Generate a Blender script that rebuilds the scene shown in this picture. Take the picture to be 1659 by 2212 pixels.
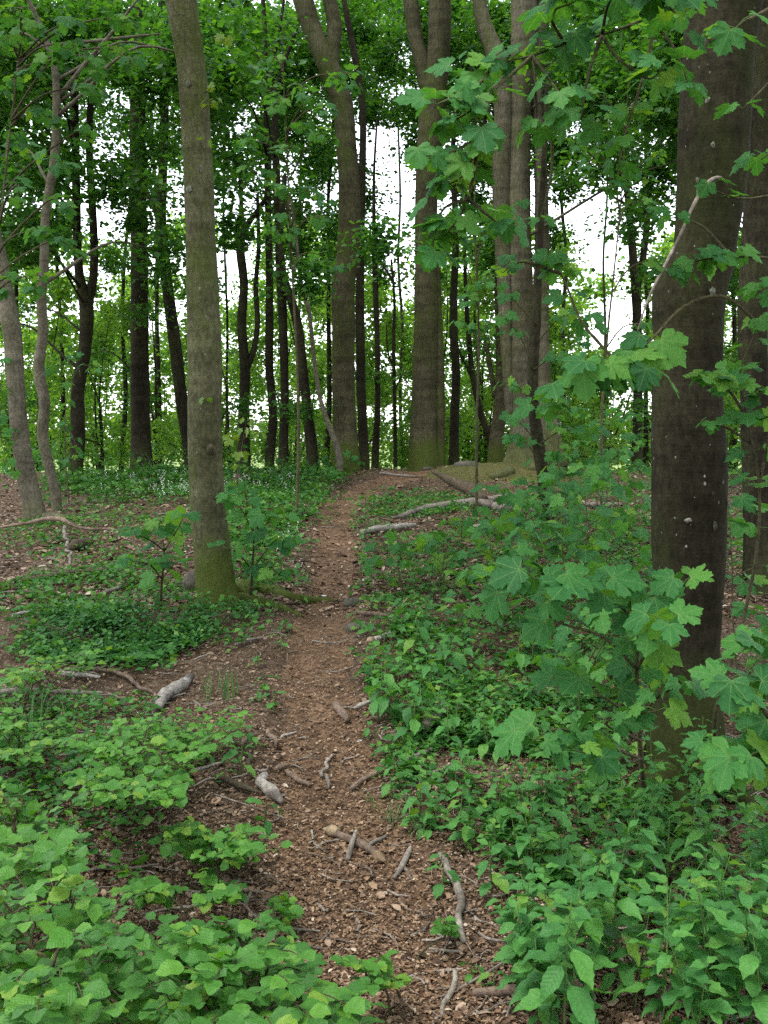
import bpy, math, random
import numpy as np
from mathutils import Vector, Matrix

random.seed(7)
rng = np.random.default_rng(11)
for o in list(bpy.data.objects):
    bpy.data.objects.remove(o)
SC = bpy.context.scene
COL = SC.collection

# ------------------------------------------------------------------ camera, sky, sun, exposure
CAM = np.array([0.0, 0.0, 1.6])
PITCH = math.radians(4.1)
F = 2170.0                      # focal length in units of a 1659 x 2212 frame
cam = bpy.data.cameras.new('camera')
cam.sensor_fit = 'VERTICAL'
cam.sensor_height = 24.0
cam.lens = 24.0 * F / 2212.0
cam.clip_start = 0.05
cam.clip_end = 2000.0
camo = bpy.data.objects.new('camera', cam)
COL.objects.link(camo)
camo.location = CAM
camo.rotation_euler = (math.radians(90) - PITCH, 0, 0)
SC.camera = camo

SUN_EL, SUN_AZ = math.radians(68), math.radians(235)     # azimuth clockwise from +Y (the view direction)
world = bpy.data.worlds.new('World')
SC.world = world
world.use_nodes = True
nt = world.node_tree
nt.nodes.clear()
sky = nt.nodes.new('ShaderNodeTexSky')
sky.sky_type = 'NISHITA'
sky.sun_disc = False
sky.sun_elevation = SUN_EL
sky.sun_rotation = SUN_AZ
sky.air_density = 1.0
sky.dust_density = 1.0
hs = nt.nodes.new('ShaderNodeHueSaturation')
hs.inputs['Saturation'].default_value = 0.25             # an overcast, nearly white sky
bg = nt.nodes.new('ShaderNodeBackground')
bg.inputs['Strength'].default_value = 0.15
wo = nt.nodes.new('ShaderNodeOutputWorld')
nt.links.new(sky.outputs[0], hs.inputs['Color'])
nt.links.new(hs.outputs[0], bg.inputs['Color'])
nt.links.new(bg.outputs[0], wo.inputs['Surface'])

sl = bpy.data.lights.new('sun', 'SUN')
sl.energy = 0.9
sl.angle = math.radians(25)
sl.color = (1.0, 0.97, 0.92)
so = bpy.data.objects.new('sun', sl)
COL.objects.link(so)
sd = Vector((math.sin(SUN_AZ) * math.cos(SUN_EL), math.cos(SUN_AZ) * math.cos(SUN_EL), math.sin(SUN_EL)))
so.rotation_euler = sd.to_track_quat('Z', 'Y').to_euler()
so.location = (0, 0, 30)

SC.view_settings.view_transform = 'Standard'
SC.view_settings.look = 'None'
SC.view_settings.exposure = 2.2
SC.view_settings.gamma = 1.0
SC.view_settings.use_curve_mapping = False
SC.render.engine = 'CYCLES'
cy = SC.cycles
cy.max_bounces = 6
cy.diffuse_bounces = 3
cy.glossy_bounces = 2
cy.transmission_bounces = 4
cy.transparent_max_bounces = 4
cy.use_denoising = False
cy.caustics_reflective = False
cy.caustics_refractive = False

# ------------------------------------------------------------------ small maths
FWD = np.array([0, math.cos(PITCH), -math.sin(PITCH)])
UP = np.array([0, math.sin(PITCH), math.cos(PITCH)])
def ray(px, py):
    return FWD + (px - 829.5) / F * np.array([1.0, 0, 0]) - (py - 1106.0) / F * UP
def P(px, py, Y):                       # world point seen at a pixel, at distance Y
    d = ray(px, py)
    return CAM + d * (Y / d[1])
def atz(px, py, z):                     # world point seen at a pixel, at height z
    d = ray(px, py)
    return CAM + d * ((z - CAM[2]) / d[2])
def sstep(a, b, x):
    t = np.clip((x - a) / (b - a), 0, 1)
    return t * t * (3 - 2 * t)
def _hash(i, j, k, s):
    n = (i * 374761393 + j * 668265263 + k * 2147483647 + s * 974711) & 0x7fffffff
    n = ((n ^ (n >> 13)) * 1274126177) & 0x7fffffff
    return ((n ^ (n >> 16)) & 0xffff) / 65535.0
def vnoise(p, s=0):                     # value noise in -1..1, p (N,3)
    p = np.asarray(p, float)
    i = np.floor(p).astype(np.int64)
    f = p - i
    f = f * f * (3 - 2 * f)
    r = 0
    for dx in (0, 1):
        for dy in (0, 1):
            for dz in (0, 1):
                w = (f[:, 0] if dx else 1 - f[:, 0]) * (f[:, 1] if dy else 1 - f[:, 1]) * (f[:, 2] if dz else 1 - f[:, 2])
                r = r + w * _hash(i[:, 0] + dx, i[:, 1] + dy, i[:, 2] + dz, s)
    return r * 2 - 1
def n2(x, y, fr, s=0):
    x = np.atleast_1d(np.asarray(x, float)); y = np.atleast_1d(np.asarray(y, float))
    x, y = np.broadcast_arrays(x, y)
    return vnoise(np.stack([x.ravel() * fr, y.ravel() * fr, np.full(x.size, 0.37 * s)], 1), s).reshape(x.shape)

PATH_PX = [(880, 2420, 640), (860, 2212, 520), (800, 2050, 440), (755, 1900, 400), (715, 1700, 330), (695, 1560, 230), (682, 1450, 175),
           (692, 1380, 140), (715, 1300, 118), (726, 1200, 100), (722, 1120, 84), (745, 1080, 84), (800, 1055, 90), (865, 1036, 105), (900, 1022, 110)]
def h0(x, y):
    x = np.asarray(x, float); y = np.asarray(y, float)
    rise = 1.05 * np.clip((y - 3.5) / 14.0, 0, 1)
    rise = rise - 0.06 * np.exp(-((y - 3.5) / 1.2) ** 2) * 0
    over = sstep(17.0, 44.0, y)
    z = rise * (1 - over) - 1.5 * over
    z = np.where(y < 17.5, rise, z)
    z = z - 0.03 * np.clip(np.abs(x) - 3, 0, 8) * np.exp(-((y - 12) / 8) ** 2)
    m = np.exp(-(((x - 2.0) / 1.7) ** 2 + ((y - 16.6) / 1.2) ** 2))
    return z + 0.17 * m
def hgt(x, y):
    x = np.asarray(x, float); y = np.asarray(y, float)
    near = np.exp(-(np.maximum(0, y - 25) / 15) ** 2)
    z = h0(x, y)
    z = z + near * (0.05 * n2(x, y, 0.7, 1) + 0.022 * n2(x, y, 2.3, 2) + 0.008 * n2(x, y, 7.0, 3)).reshape(np.shape(z))
    return z - 0.05 * near * path_mask(x, y)
PC = None
def path_mask(x, y):
    if PC is None:
        return np.zeros(np.shape(x))
    cx = np.interp(y, PC[:, 1], PC[:, 0]); hw = np.interp(y, PC[:, 1], PC[:, 2])
    d = np.abs(x - cx) / hw
    return (1 - sstep(0.55, 1.15, d)) * (y < 18)
def ground(px, py, f=None):
    f = f or hgt
    d = ray(px, py)
    t = np.linspace(0.8, 60, 1500)
    q = CAM[None] + d[None] * t[:, None]
    g = q[:, 2] - f(q[:, 0], q[:, 1])
    k = np.argmax(g < 0)
    if k == 0:
        k = 1499
    a, b = t[k - 1], t[k]
    for _ in range(18):
        m = (a + b) / 2
        qq = CAM + d * m
        if qq[2] - float(np.ravel(f(qq[0:1], qq[1:2]))[0]) < 0: b = m
        else: a = m
    qq = CAM + d * a
    return np.array([qq[0], qq[1], float(np.ravel(f(qq[0:1], qq[1:2]))[0])])
_pc = []
for (px, py, w) in PATH_PX:
    g = ground(px, py, h0)
    _pc.append((g[0], g[1], max(0.24, w / 2 / F * g[1])))
_pc = sorted(_pc, key=lambda q: q[1])
_pc = [(_pc[0][0], -6.0, _pc[0][2])] + _pc
PC = np.array(_pc)
def gz(x, y):
    return float(np.ravel(hgt(np.array([x]), np.array([y])))[0])

# ------------------------------------------------------------------ materials
def new_mat(name):
    m = bpy.data.materials.new(name)
    m.use_nodes = True
    m.node_tree.nodes.clear()
    return m, m.node_tree.nodes, m.node_tree.links
def node(N, t, **kw):
    n = N.new(t)
    for k, v in kw.items():
        if k in n.inputs.keys() if hasattr(n.inputs, 'keys') else False:
            n.inputs[k].default_value = v
        else:
            setattr(n, k, v)
    return n
def math_n(N, L, op, a, b=None, c=None):
    n = N.new('ShaderNodeMath'); n.operation = op
    for i, v in enumerate((a, b, c)):
        if v is None: continue
        if isinstance(v, (int, float)): n.inputs[i].default_value = v
        else: L.new(v, n.inputs[i])
    return n.outputs[0]
def ramp(N, L, fac, stops, interp='LINEAR'):
    r = N.new('ShaderNodeValToRGB')
    r.color_ramp.interpolation = interp
    e = r.color_ramp.elements
    while len(e) < len(stops): e.new(0.5)
    for q, (p, c) in zip(e, stops):
        q.position = p
        q.color = (*c, 1) if len(c) == 3 else c
    L.new(fac, r.inputs[0])
    return r.outputs[0]
def mix(N, L, fac, a, b, mode='MIX'):
    n = N.new('ShaderNodeMix'); n.data_type = 'RGBA'; n.blend_type = mode
    for s, v in ((0, fac), (6, a), (7, b)):
        if isinstance(v, (int, float)): n.inputs[s].default_value = v
        elif isinstance(v, tuple): n.inputs[s].default_value = (*v, 1)
        else: L.new(v, n.inputs[s])
    return n.outputs[2]
def noise_n(N, L, vec, scale, detail=4, rough=0.55, out=0):
    n = N.new('ShaderNodeTexNoise')
    n.inputs['Scale'].default_value = scale; n.inputs['Detail'].default_value = detail; n.inputs['Roughness'].default_value = rough
    if vec is not None: L.new(vec, n.inputs['Vector'])
    return n.outputs[out]
def mapped(N, L, vec, scale):
    m = N.new('ShaderNodeMapping'); m.inputs['Scale'].default_value = scale
    L.new(vec, m.inputs['Vector'])
    return m.outputs[0]
def finish(N, L, col, rough=0.8, bump=None, bstr=0.3, bdist=0.01, spec=0.25):
    p = N.new('ShaderNodeBsdfPrincipled'); o = N.new('ShaderNodeOutputMaterial')
    if isinstance(col, tuple): p.inputs['Base Color'].default_value = (*col, 1)
    else: L.new(col, p.inputs['Base Color'])
    if isinstance(rough, (int, float)): p.inputs['Roughness'].default_value = rough
    else: L.new(rough, p.inputs['Roughness'])
    p.inputs['Specular IOR Level'].default_value = spec
    if bump is not None:
        b = N.new('ShaderNodeBump'); b.inputs['Strength'].default_value = bstr; b.inputs['Distance'].default_value = bdist
        L.new(bump, b.inputs['Height']); L.new(b.outputs[0], p.inputs['Normal'])
    L.new(p.outputs[0], o.inputs[0])
    return p, o

def leaf_mat(name, stops, per_island, transl, tcol, veins=None, rough=0.45, spec=0.35, vein_col=(0.16, 0.26, 0.08)):
    m, N, L = new_mat(name)
    if per_island: rnd = N.new('ShaderNodeNewGeometry').outputs['Random Per Island']
    else: rnd = N.new('ShaderNodeObjectInfo').outputs['Random']
    col = ramp(N, L, rnd, stops)
    tc = N.new('ShaderNodeTexCoord')
    mott = noise_n(N, L, tc.outputs['Object'], 9.0 if not per_island else 1.3, 3)
    col = mix(N, L, 0.5, col, ramp(N, L, mott, [(0.3, (0.62, 0.66, 0.6)), (0.7, (1.3, 1.25, 1.15))]), 'MULTIPLY')
    if veins:
        vo = N.new('ShaderNodeTexVoronoi'); vo.inputs['Scale'].default_value = 7.0
        L.new(tc.outputs['Object'], vo.inputs['Vector'])
        vs = N.new('ShaderNodeSeparateColor'); L.new(vo.outputs['Color'], vs.inputs[0])
        spot = math_n(N, L, 'LESS_THAN', vo.outputs['Distance'], math_n(N, L, 'MULTIPLY', math_n(N, L, 'GREATER_THAN', vs.outputs[0], 0.8), math_n(N, L, 'MULTIPLY', rnd, 0.16)))
        col = mix(N, L, math_n(N, L, 'MULTIPLY', spot, 0.6), col, (0.12, 0.09, 0.03))
    hgt_s = None
    if veins:
        uvn = N.new('ShaderNodeUVMap'); uvn.uv_map = 'UVMap'
        sp = N.new('ShaderNodeSeparateXYZ'); L.new(uvn.outputs[0], sp.inputs[0])
        ax = math_n(N, L, 'ABSOLUTE', sp.outputs[0])
        if veins == 'pinnate':
            t = math_n(N, L, 'MULTIPLY', math_n(N, L, 'SUBTRACT', sp.outputs[1], math_n(N, L, 'MULTIPLY', ax, 0.75)), 9.0)
            fr = math_n(N, L, 'PINGPONG', t, 0.5)
            side = math_n(N, L, 'SUBTRACT', 1.0, math_n(N, L, 'MULTIPLY', fr, 6.5)); 
            mid = math_n(N, L, 'SUBTRACT', 1.0, math_n(N, L, 'MULTIPLY', ax, 45.0))
            v = math_n(N, L, 'MAXIMUM', math_n(N, L, 'MULTIPLY', side, 0.6), mid)
            quilt = fr
        else:
            v = None; quilt = None
            for ang in (90, 47, 8, -28):
                c, s = math.cos(math.radians(ang)), math.sin(math.radians(ang))
                yy = sp.outputs[1]
                cr = math_n(N, L, 'ABSOLUTE', math_n(N, L, 'SUBTRACT', math_n(N, L, 'MULTIPLY', ax, s), math_n(N, L, 'MULTIPLY', yy, c)))
                al = math_n(N, L, 'ADD', math_n(N, L, 'MULTIPLY', ax, c), math_n(N, L, 'MULTIPLY', yy, s))
                w = math_n(N, L, 'SUBTRACT', 1.0, math_n(N, L, 'MULTIPLY', cr, 55.0))
                w = math_n(N, L, 'MULTIPLY', w, math_n(N, L, 'GREATER_THAN', al, 0.0))
                bk = math_n(N, L, 'PINGPONG', math_n(N, L, 'MULTIPLY', math_n(N, L, 'SUBTRACT', al, cr), 9.0), 0.5)
                quilt = cr if quilt is None else math_n(N, L, 'MINIMUM', quilt, cr)
                v = w if v is None else math_n(N, L, 'MAXIMUM', v, w)
            quilt = math_n(N, L, 'MULTIPLY', quilt, 4.0)
        v = math_n(N, L, 'MAXIMUM', v, 0.0); v = math_n(N, L, 'MINIMUM', v, 1.0)
        col = mix(N, L, math_n(N, L, 'MULTIPLY', v, 0.55), col, vein_col)
        hgt_s = quilt
    p = N.new('ShaderNodeBsdfPrincipled'); o = N.new('ShaderNodeOutputMaterial')
    L.new(col, p.inputs['Base Color'])
    p.inputs['Roughness'].default_value = rough
    p.inputs['Specular IOR Level'].default_value = spec
    if hgt_s is not None:
        b = N.new('ShaderNodeBump'); b.inputs['Strength'].default_value = 0.35; b.inputs['Distance'].default_value = 0.004
        L.new(hgt_s, b.inputs['Height']); L.new(b.outputs[0], p.inputs['Normal'])
    t = N.new('ShaderNodeBsdfTranslucent')
    L.new(mix(N, L, 1.0, col, tcol, 'MULTIPLY'), t.inputs['Color'])
    ms = N.new('ShaderNodeMixShader'); ms.inputs[0].default_value = transl
    L.new(p.outputs[0], ms.inputs[1]); L.new(t.outputs[0], ms.inputs[2]); L.new(ms.outputs[0], o.inputs[0])
    return m

def bark_mat(name, dark, light, moss=(0.07, 0.085, 0.02), moss_amt=0.5, base_moss=0.6, lichen=0.5, scale=1.0, stretch=0.35):
    m, N, L = new_mat(name)
    tc = N.new('ShaderNodeTexCoord').outputs['Object']
    big = noise_n(N, L, mapped(N, L, tc, (3 * scale, 3 * scale, 3 * scale * stretch)), 1.0, 5)
    fine = noise_n(N, L, mapped(N, L, tc, (38 * scale, 38 * scale, 60 * scale * stretch)), 1.0, 6, 0.65)
    ringz = noise_n(N, L, mapped(N, L, tc, (5, 5, 70)), 1.0, 3, 0.6)
    col = ramp(N, L, big, [(0.28, dark), (0.72, light)])
    col = mix(N, L, 0.6, col, ramp(N, L, fine, [(0.36, (0.4, 0.4, 0.4)), (0.64, (1.55, 1.55, 1.55))]), 'MULTIPLY')
    grit = noise_n(N, L, mapped(N, L, tc, (170 * scale, 170 * scale, 110 * scale)), 1.0, 3, 0.6)
    col = mix(N, L, 0.4, col, ramp(N, L, grit, [(0.40, (0.6, 0.6, 0.6)), (0.62, (1.4, 1.4, 1.4))]), 'MULTIPLY')
    band = noise_n(N, L, mapped(N, L, tc, (1.6, 1.6, 9)), 1.0, 4, 0.6)
    col = mix(N, L, 0.6, col, ramp(N, L, band, [(0.38, (0.55, 0.55, 0.52)), (0.62, (1.3, 1.3, 1.3))]), 'MULTIPLY')
    sp = N.new('ShaderNodeSeparateXYZ'); L.new(tc, sp.inputs[0])
    low = math_n(N, L, 'MULTIPLY', math_n(N, L, 'SUBTRACT', 1.0, math_n(N, L, 'MULTIPLY', sp.outputs[2], 1.6)), base_moss)
    low = math_n(N, L, 'MAXIMUM', low, 0.0)
    mn = noise_n(N, L, mapped(N, L, tc, (2.2, 2.2, 0.9)), 1.0, 6, 0.7)
    mf = ramp(N, L, math_n(N, L, 'ADD', mn, math_n(N, L, 'MULTIPLY', low, 0.35)), [(0.48, (0, 0, 0)), (0.66, (1, 1, 1))])
    col = mix(N, L, math_n(N, L, 'MULTIPLY', mf, moss_amt), col, mix(N, L, fine, (moss[0] * .6, moss[1] * .6, moss[2] * .6), (moss[0] * 1.4, moss[1] * 1.4, moss[2] * 1.4)))
    vo = N.new('ShaderNodeTexVoronoi'); vo.inputs['Scale'].default_value = 26 * scale
    L.new(mapped(N, L, tc, (1, 1, 0.7)), vo.inputs['Vector'])
    sel = N.new('ShaderNodeSeparateColor'); L.new(vo.outputs['Color'], sel.inputs[0])
    thr = math_n(N, L, 'MULTIPLY', sel.outputs[0], math_n(N, L, 'MULTIPLY', noise_n(N, L, tc, 2.5, 3), 0.34 * lichen))
    dot = math_n(N, L, 'LESS_THAN', vo.outputs['Distance'], thr)
    col = mix(N, L, math_n(N, L, 'MULTIPLY', dot, math_n(N, L, 'MULTIPLY', sel.outputs[1], 0.8)), col, (0.24, 0.25, 0.20))
    bump = math_n(N, L, 'ADD', math_n(N, L, 'MULTIPLY', fine, 0.6), math_n(N, L, 'MULTIPLY', ringz, 0.35))
    finish(N, L, col, 0.95, bump, 0.6, 0.012, 0.08)
    return m

def wood_mat(name, c1, c2, stain=(0.03, 0.022, 0.018), stain_amt=0.5):
    m, N, L = new_mat(name)
    tc = N.new('ShaderNodeTexCoord').outputs['Object']
    a = noise_n(N, L, mapped(N, L, tc, (60, 35, 60)), 1.0, 6, 0.75)
    b = noise_n(N, L, tc, 13, 6, 0.7)
    rnd = N.new('ShaderNodeObjectInfo').outputs['Random']
    col = ramp(N, L, b, [(0.3, c1), (0.7, c2)])
    col = mix(N, L, 0.7, col, ramp(N, L, a, [(0.35, (0.35, 0.35, 0.35)), (0.65, (1.5, 1.5, 1.5))]), 'MULTIPLY')
    s = ramp(N, L, noise_n(N, L, tc, 4.2, 5, 0.65), [(0.52, (0, 0, 0)), (0.62, (1, 1, 1))])
    col = mix(N, L, math_n(N, L, 'MULTIPLY', s, stain_amt), col, stain)
    col = mix(N, L, 0.5, col, ramp(N, L, rnd, [(0, (0.6, 0.6, 0.6)), (1, (1.35, 1.3, 1.25))]), 'MULTIPLY')
    finish(N, L, col, 0.85, a, 0.9, 0.008, 0.12)
    return m

def litter_mat(name, stops):
    m, N, L = new_mat(name)
    rnd = N.new('ShaderNodeNewGeometry').outputs['Random Per Island']
    col = ramp(N, L, rnd, stops)
    tc = N.new('ShaderNodeTexCoord').outputs['Object']
    col = mix(N, L, 0.6, col, ramp(N, L, noise_n(N, L, tc, 60, 3), [(0.3, (0.6, 0.6, 0.6)), (0.7, (1.25, 1.25, 1.25))]), 'MULTIPLY')
    finish(N, L, col, 0.75, None, spec=0.25)
    return m

def soil_mat(name, stops, dark=(0.05, 0.03, 0.018), green=0.0):
    m, N, L = new_mat(name)
    tc = N.new('ShaderNodeTexCoord').outputs['Object']
    f1 = noise_n(N, L, tc, 55, 6, 0.75)
    f2 = noise_n(N, L, tc, 2.1, 6, 0.65)
    vo = N.new('ShaderNodeTexVoronoi'); vo.inputs['Scale'].default_value = 48; vo.inputs['Randomness'].default_value = 1
    L.new(tc, vo.inputs['Vector'])
    sc_ = N.new('ShaderNodeSeparateColor'); L.new(vo.outputs['Color'], sc_.inputs[0])
    col = ramp(N, L, math_n(N, L, 'MULTIPLY_ADD', sc_.outputs[0], 0.5, math_n(N, L, 'MULTIPLY', f1, 0.5)), stops)
    col = mix(N, L, ramp(N, L, f2, [(0.45, (0, 0, 0)), (0.7, (0.75, 0.75, 0.75))]), col, dark)
    if green:
        sp = N.new('ShaderNodeSeparateXYZ'); L.new(tc, sp.inputs[0])
        far = ramp(N, L, math_n(N, L, 'MULTIPLY', sp.outputs[1], 0.01), [(0.17, (0, 0, 0)), (0.23, (1, 1, 1))])
        fld = mix(N, L, noise_n(N, L, tc, 0.05, 4), (0.10, 0.16, 0.04), (0.22, 0.28, 0.09))
        col = mix(N, L, far, col, fld)
    bump = math_n(N, L, 'ADD', f1, math_n(N, L, 'MULTIPLY', vo.outputs['Distance'], 0.8))
    finish(N, L, col, 0.9, bump, 0.9, 0.015, 0.15)
    return m

G = [(0.0, (0.034, 0.098, 0.026)), (0.5, (0.048, 0.135, 0.034)), (1.0, (0.075, 0.18, 0.042))]
M = {}
M['syc'] = leaf_mat('sycamore_leaf', [(0, (0.026, 0.105, 0.034)), (0.5, (0.040, 0.150, 0.042)), (0.85, (0.062, 0.19, 0.042)), (1, (0.11, 0.235, 0.034))], False, 0.44, (1.7, 1.5, 0.45), 'palm', 0.55, 0.12)
M['syc_young'] = leaf_mat('young_sycamore_leaf', [(0, (0.08, 0.18, 0.028)), (1, (0.14, 0.23, 0.035))], False, 0.45, (1.6, 1.4, 0.5), 'palm', 0.45, 0.25)
M['shrub'] = leaf_mat('shrub_leaf', [(0, (0.038, 0.140, 0.022)), (0.5, (0.066, 0.208, 0.028)), (0.88, (0.105, 0.265, 0.032)), (1, (0.17, 0.29, 0.035))], False, 0.40, (1.5, 1.4, 0.4), 'pinnate', 0.48, 0.28, (0.10, 0.22, 0.05))
M['herb'] = leaf_mat('herb_leaf', [(0, (0.034, 0.130, 0.034)), (0.5, (0.056, 0.195, 0.046)), (0.9, (0.085, 0.24, 0.046)), (1, (0.14, 0.26, 0.04))], False, 0.38, (1.5, 1.4, 0.45), 'pinnate', 0.5, 0.22, (0.09, 0.2, 0.05))
M['cover'] = leaf_mat('ground_cover_leaf', [(0, (0.026, 0.10, 0.022)), (0.6, (0.045, 0.155, 0.03)), (0.9, (0.08, 0.21, 0.036)), (1, (0.13, 0.24, 0.04))], True, 0.34, (1.5, 1.4, 0.5), None, 0.5, 0.22)
M['cover_dark'] = leaf_mat('dark_cover_leaf', [(0, (0.024, 0.092, 0.026)), (0.7, (0.042, 0.145, 0.036)), (1, (0.07, 0.185, 0.04))], True, 0.32, (1.5, 1.4, 0.5), None, 0.5, 0.22)
M['crown'] = leaf_mat('crown_leaf', [(0, (0.022, 0.086, 0.020)), (0.5, (0.038, 0.130, 0.028)), (1, (0.068, 0.175, 0.032))], True, 0.5, (1.7, 1.6, 0.4), None, 0.5, 0.25)
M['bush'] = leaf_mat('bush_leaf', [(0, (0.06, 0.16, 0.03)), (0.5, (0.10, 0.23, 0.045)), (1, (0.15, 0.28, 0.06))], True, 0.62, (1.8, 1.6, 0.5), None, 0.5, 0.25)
M['blade'] = leaf_mat('grass_blade', [(0, (0.05, 0.13, 0.04)), (1, (0.10, 0.2, 0.06))], True, 0.3, (1.4, 1.4, 0.6))
M['bark_beech'] = bark_mat('smooth_olive_bark', (0.048, 0.048, 0.024), (0.105, 0.102, 0.058), (0.055, 0.074, 0.014), 0.9, 1.3, 0.85)
M['bark_dark'] = bark_mat('dark_bark', (0.013, 0.0112, 0.0075), (0.036, 0.031, 0.020), (0.045, 0.055, 0.018), 0.45, 0.5, 0.25, 1.0, 0.25)
M['bark_right'] = bark_mat('dark_speckled_bark', (0.012, 0.0105, 0.006), (0.030, 0.0265, 0.016), (0.026, 0.034, 0.008), 0.75, 1.0, 0.8)
M['bark_pale'] = bark_mat('pale_grey_bark', (0.066, 0.058, 0.042), (0.140, 0.125, 0.095), (0.08, 0.09, 0.03), 0.35, 0.3, 0.8)
M['bark_mid'] = bark_mat('grey_brown_bark', (0.032, 0.030, 0.016), (0.076, 0.070, 0.040), (0.048, 0.066, 0.012), 0.85, 1.2, 0.4, 1.0, 0.2)
M['bark_buttress'] = bark_mat('pale_ridged_bark', (0.048, 0.043, 0.028), (0.115, 0.104, 0.072), (0.055, 0.068, 0.016), 0.6, 0.8, 0.6, 1.0, 0.15)
M['twig'] = wood_mat('green_brown_twig', (0.05, 0.045, 0.028), (0.09, 0.085, 0.04), (0.03, 0.03, 0.02), 0.3)
M['stem'] = wood_mat('green_stem', (0.06, 0.11, 0.03), (0.10, 0.16, 0.05), (0.06, 0.05, 0.03), 0.3)
M['wood_brown'] = wood_mat('brown_deadwood', (0.095, 0.066, 0.050), (0.22, 0.165, 0.125))
M['wood_grey'] = wood_mat('grey_deadwood', (0.11, 0.094, 0.078), (0.27, 0.24, 0.205), (0.045, 0.036, 0.028), 0.65)
M['wood_white'] = wood_mat('bleached_deadwood', (0.16, 0.145, 0.125), (0.40, 0.37, 0.335), (0.055, 0.042, 0.04), 0.8)
M['wood_dark'] = wood_mat('dark_mossy_deadwood', (0.035, 0.028, 0.02), (0.095, 0.075, 0.052), (0.045, 0.05, 0.025), 0.5)
M['wood_fresh'] = wood_mat('fresh_torn_wood', (0.17, 0.125, 0.08), (0.34, 0.26, 0.165), (0.08, 0.05, 0.03), 0.7)
M['wood_torn'] = wood_mat('torn_bark_wood', (0.06, 0.038, 0.02), (0.14, 0.085, 0.042), (0.022, 0.016, 0.012), 0.7)
M['lichen'] = wood_mat('lichen', (0.07, 0.075, 0.055), (0.17, 0.185, 0.14), (0.03, 0.03, 0.02), 0.8)
M['stone'] = wood_mat('grey_stone', (0.06, 0.055, 0.045), (0.135, 0.122, 0.102), (0.04, 0.05, 0.02), 0.7)
M['stone_white'] = wood_mat('white_stone', (0.5, 0.48, 0.46), (0.7, 0.68, 0.66), (0.3, 0.28, 0.26), 0.3)
M['petal'] = wood_mat('white_petal', (0.7, 0.72, 0.66), (0.8, 0.8, 0.76), (0.6, 0.62, 0.5), 0.2)
M['ground'] = soil_mat('leaf_mould', [(0.15, (0.035, 0.022, 0.013)), (0.45, (0.08, 0.052, 0.032)), (0.7, (0.14, 0.10, 0.066)), (0.9, (0.25, 0.19, 0.14))], green=1.0)
M['path'] = soil_mat('trodden_mulch', [(0.15, (0.045, 0.026, 0.016)), (0.45, (0.135, 0.078, 0.044)), (0.75, (0.21, 0.135, 0.082)), (0.92, (0.31, 0.235, 0.16))])
M['litter'] = litter_mat('dead_leaf', [(0, (0.040, 0.023, 0.014)), (0.4, (0.11, 0.066, 0.040)), (0.7, (0.20, 0.13, 0.085)), (0.95, (0.29, 0.21, 0.15)), (1, (0.42, 0.35, 0.27))])
M['mulch'] = litter_mat('mulch_chip', [(0, (0.045, 0.025, 0.014)), (0.4, (0.135, 0.077, 0.042)), (0.8, (0.215, 0.136, 0.080)), (0.975, (0.29, 0.205, 0.13)), (1, (0.42, 0.35, 0.27))])
M['moss'] = soil_mat('moss', [(0.2, (0.035, 0.042, 0.012)), (0.5, (0.075, 0.078, 0.022)), (0.75, (0.125, 0.095, 0.038)), (0.95, (0.24, 0.18, 0.09))], (0.05, 0.06, 0.015))

# ------------------------------------------------------------------ object helpers
def tag(o, label=None, cat=None, group=None, kind=None):
    if label: o['label'] = label
    if cat: o['category'] = cat
    if group: o['group'] = group
    if kind: o['kind'] = kind
    return o
def thing(name, loc, label, cat, group=None):
    o = bpy.data.objects.new(name, None)
    o.empty_display_size = 0.1
    COL.objects.link(o)
    o.location = [float(v) for v in loc]
    return tag(o, label, cat, group)
def mesh(name, V, Fc, mat, uv=None, smooth=False):
    V = np.asarray(V, np.float32); Fc = np.asarray(Fc, np.int32)
    me = bpy.data.meshes.new(name)
    n, k = Fc.shape
    me.vertices.add(len(V)); me.vertices.foreach_set('co', V.ravel())
    me.loops.add(n * k); me.loops.foreach_set('vertex_index', Fc.ravel())
    me.polygons.add(n)
    me.polygons.foreach_set('loop_start', np.arange(0, n * k, k, dtype=np.int32))
    me.polygons.foreach_set('loop_total', np.full(n, k, np.int32))
    if smooth: me.polygons.foreach_set('use_smooth', np.ones(n, bool))
    if uv is not None:
        ul = me.uv_layers.new(name='UVMap')
        ul.data.foreach_set('uv', np.asarray(uv, np.float32)[Fc.ravel()].ravel())
    me.update(calc_edges=True)
    me.materials.append(mat)
    return me
def obj(name, me, parent=None, loc=None, **kw):
    o = bpy.data.objects.new(name, me)
    COL.objects.link(o)
    if parent is not None: o.parent = parent
    if loc is not None: o.location = [float(v) for v in loc]
    tag(o, **kw)
    return o

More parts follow.
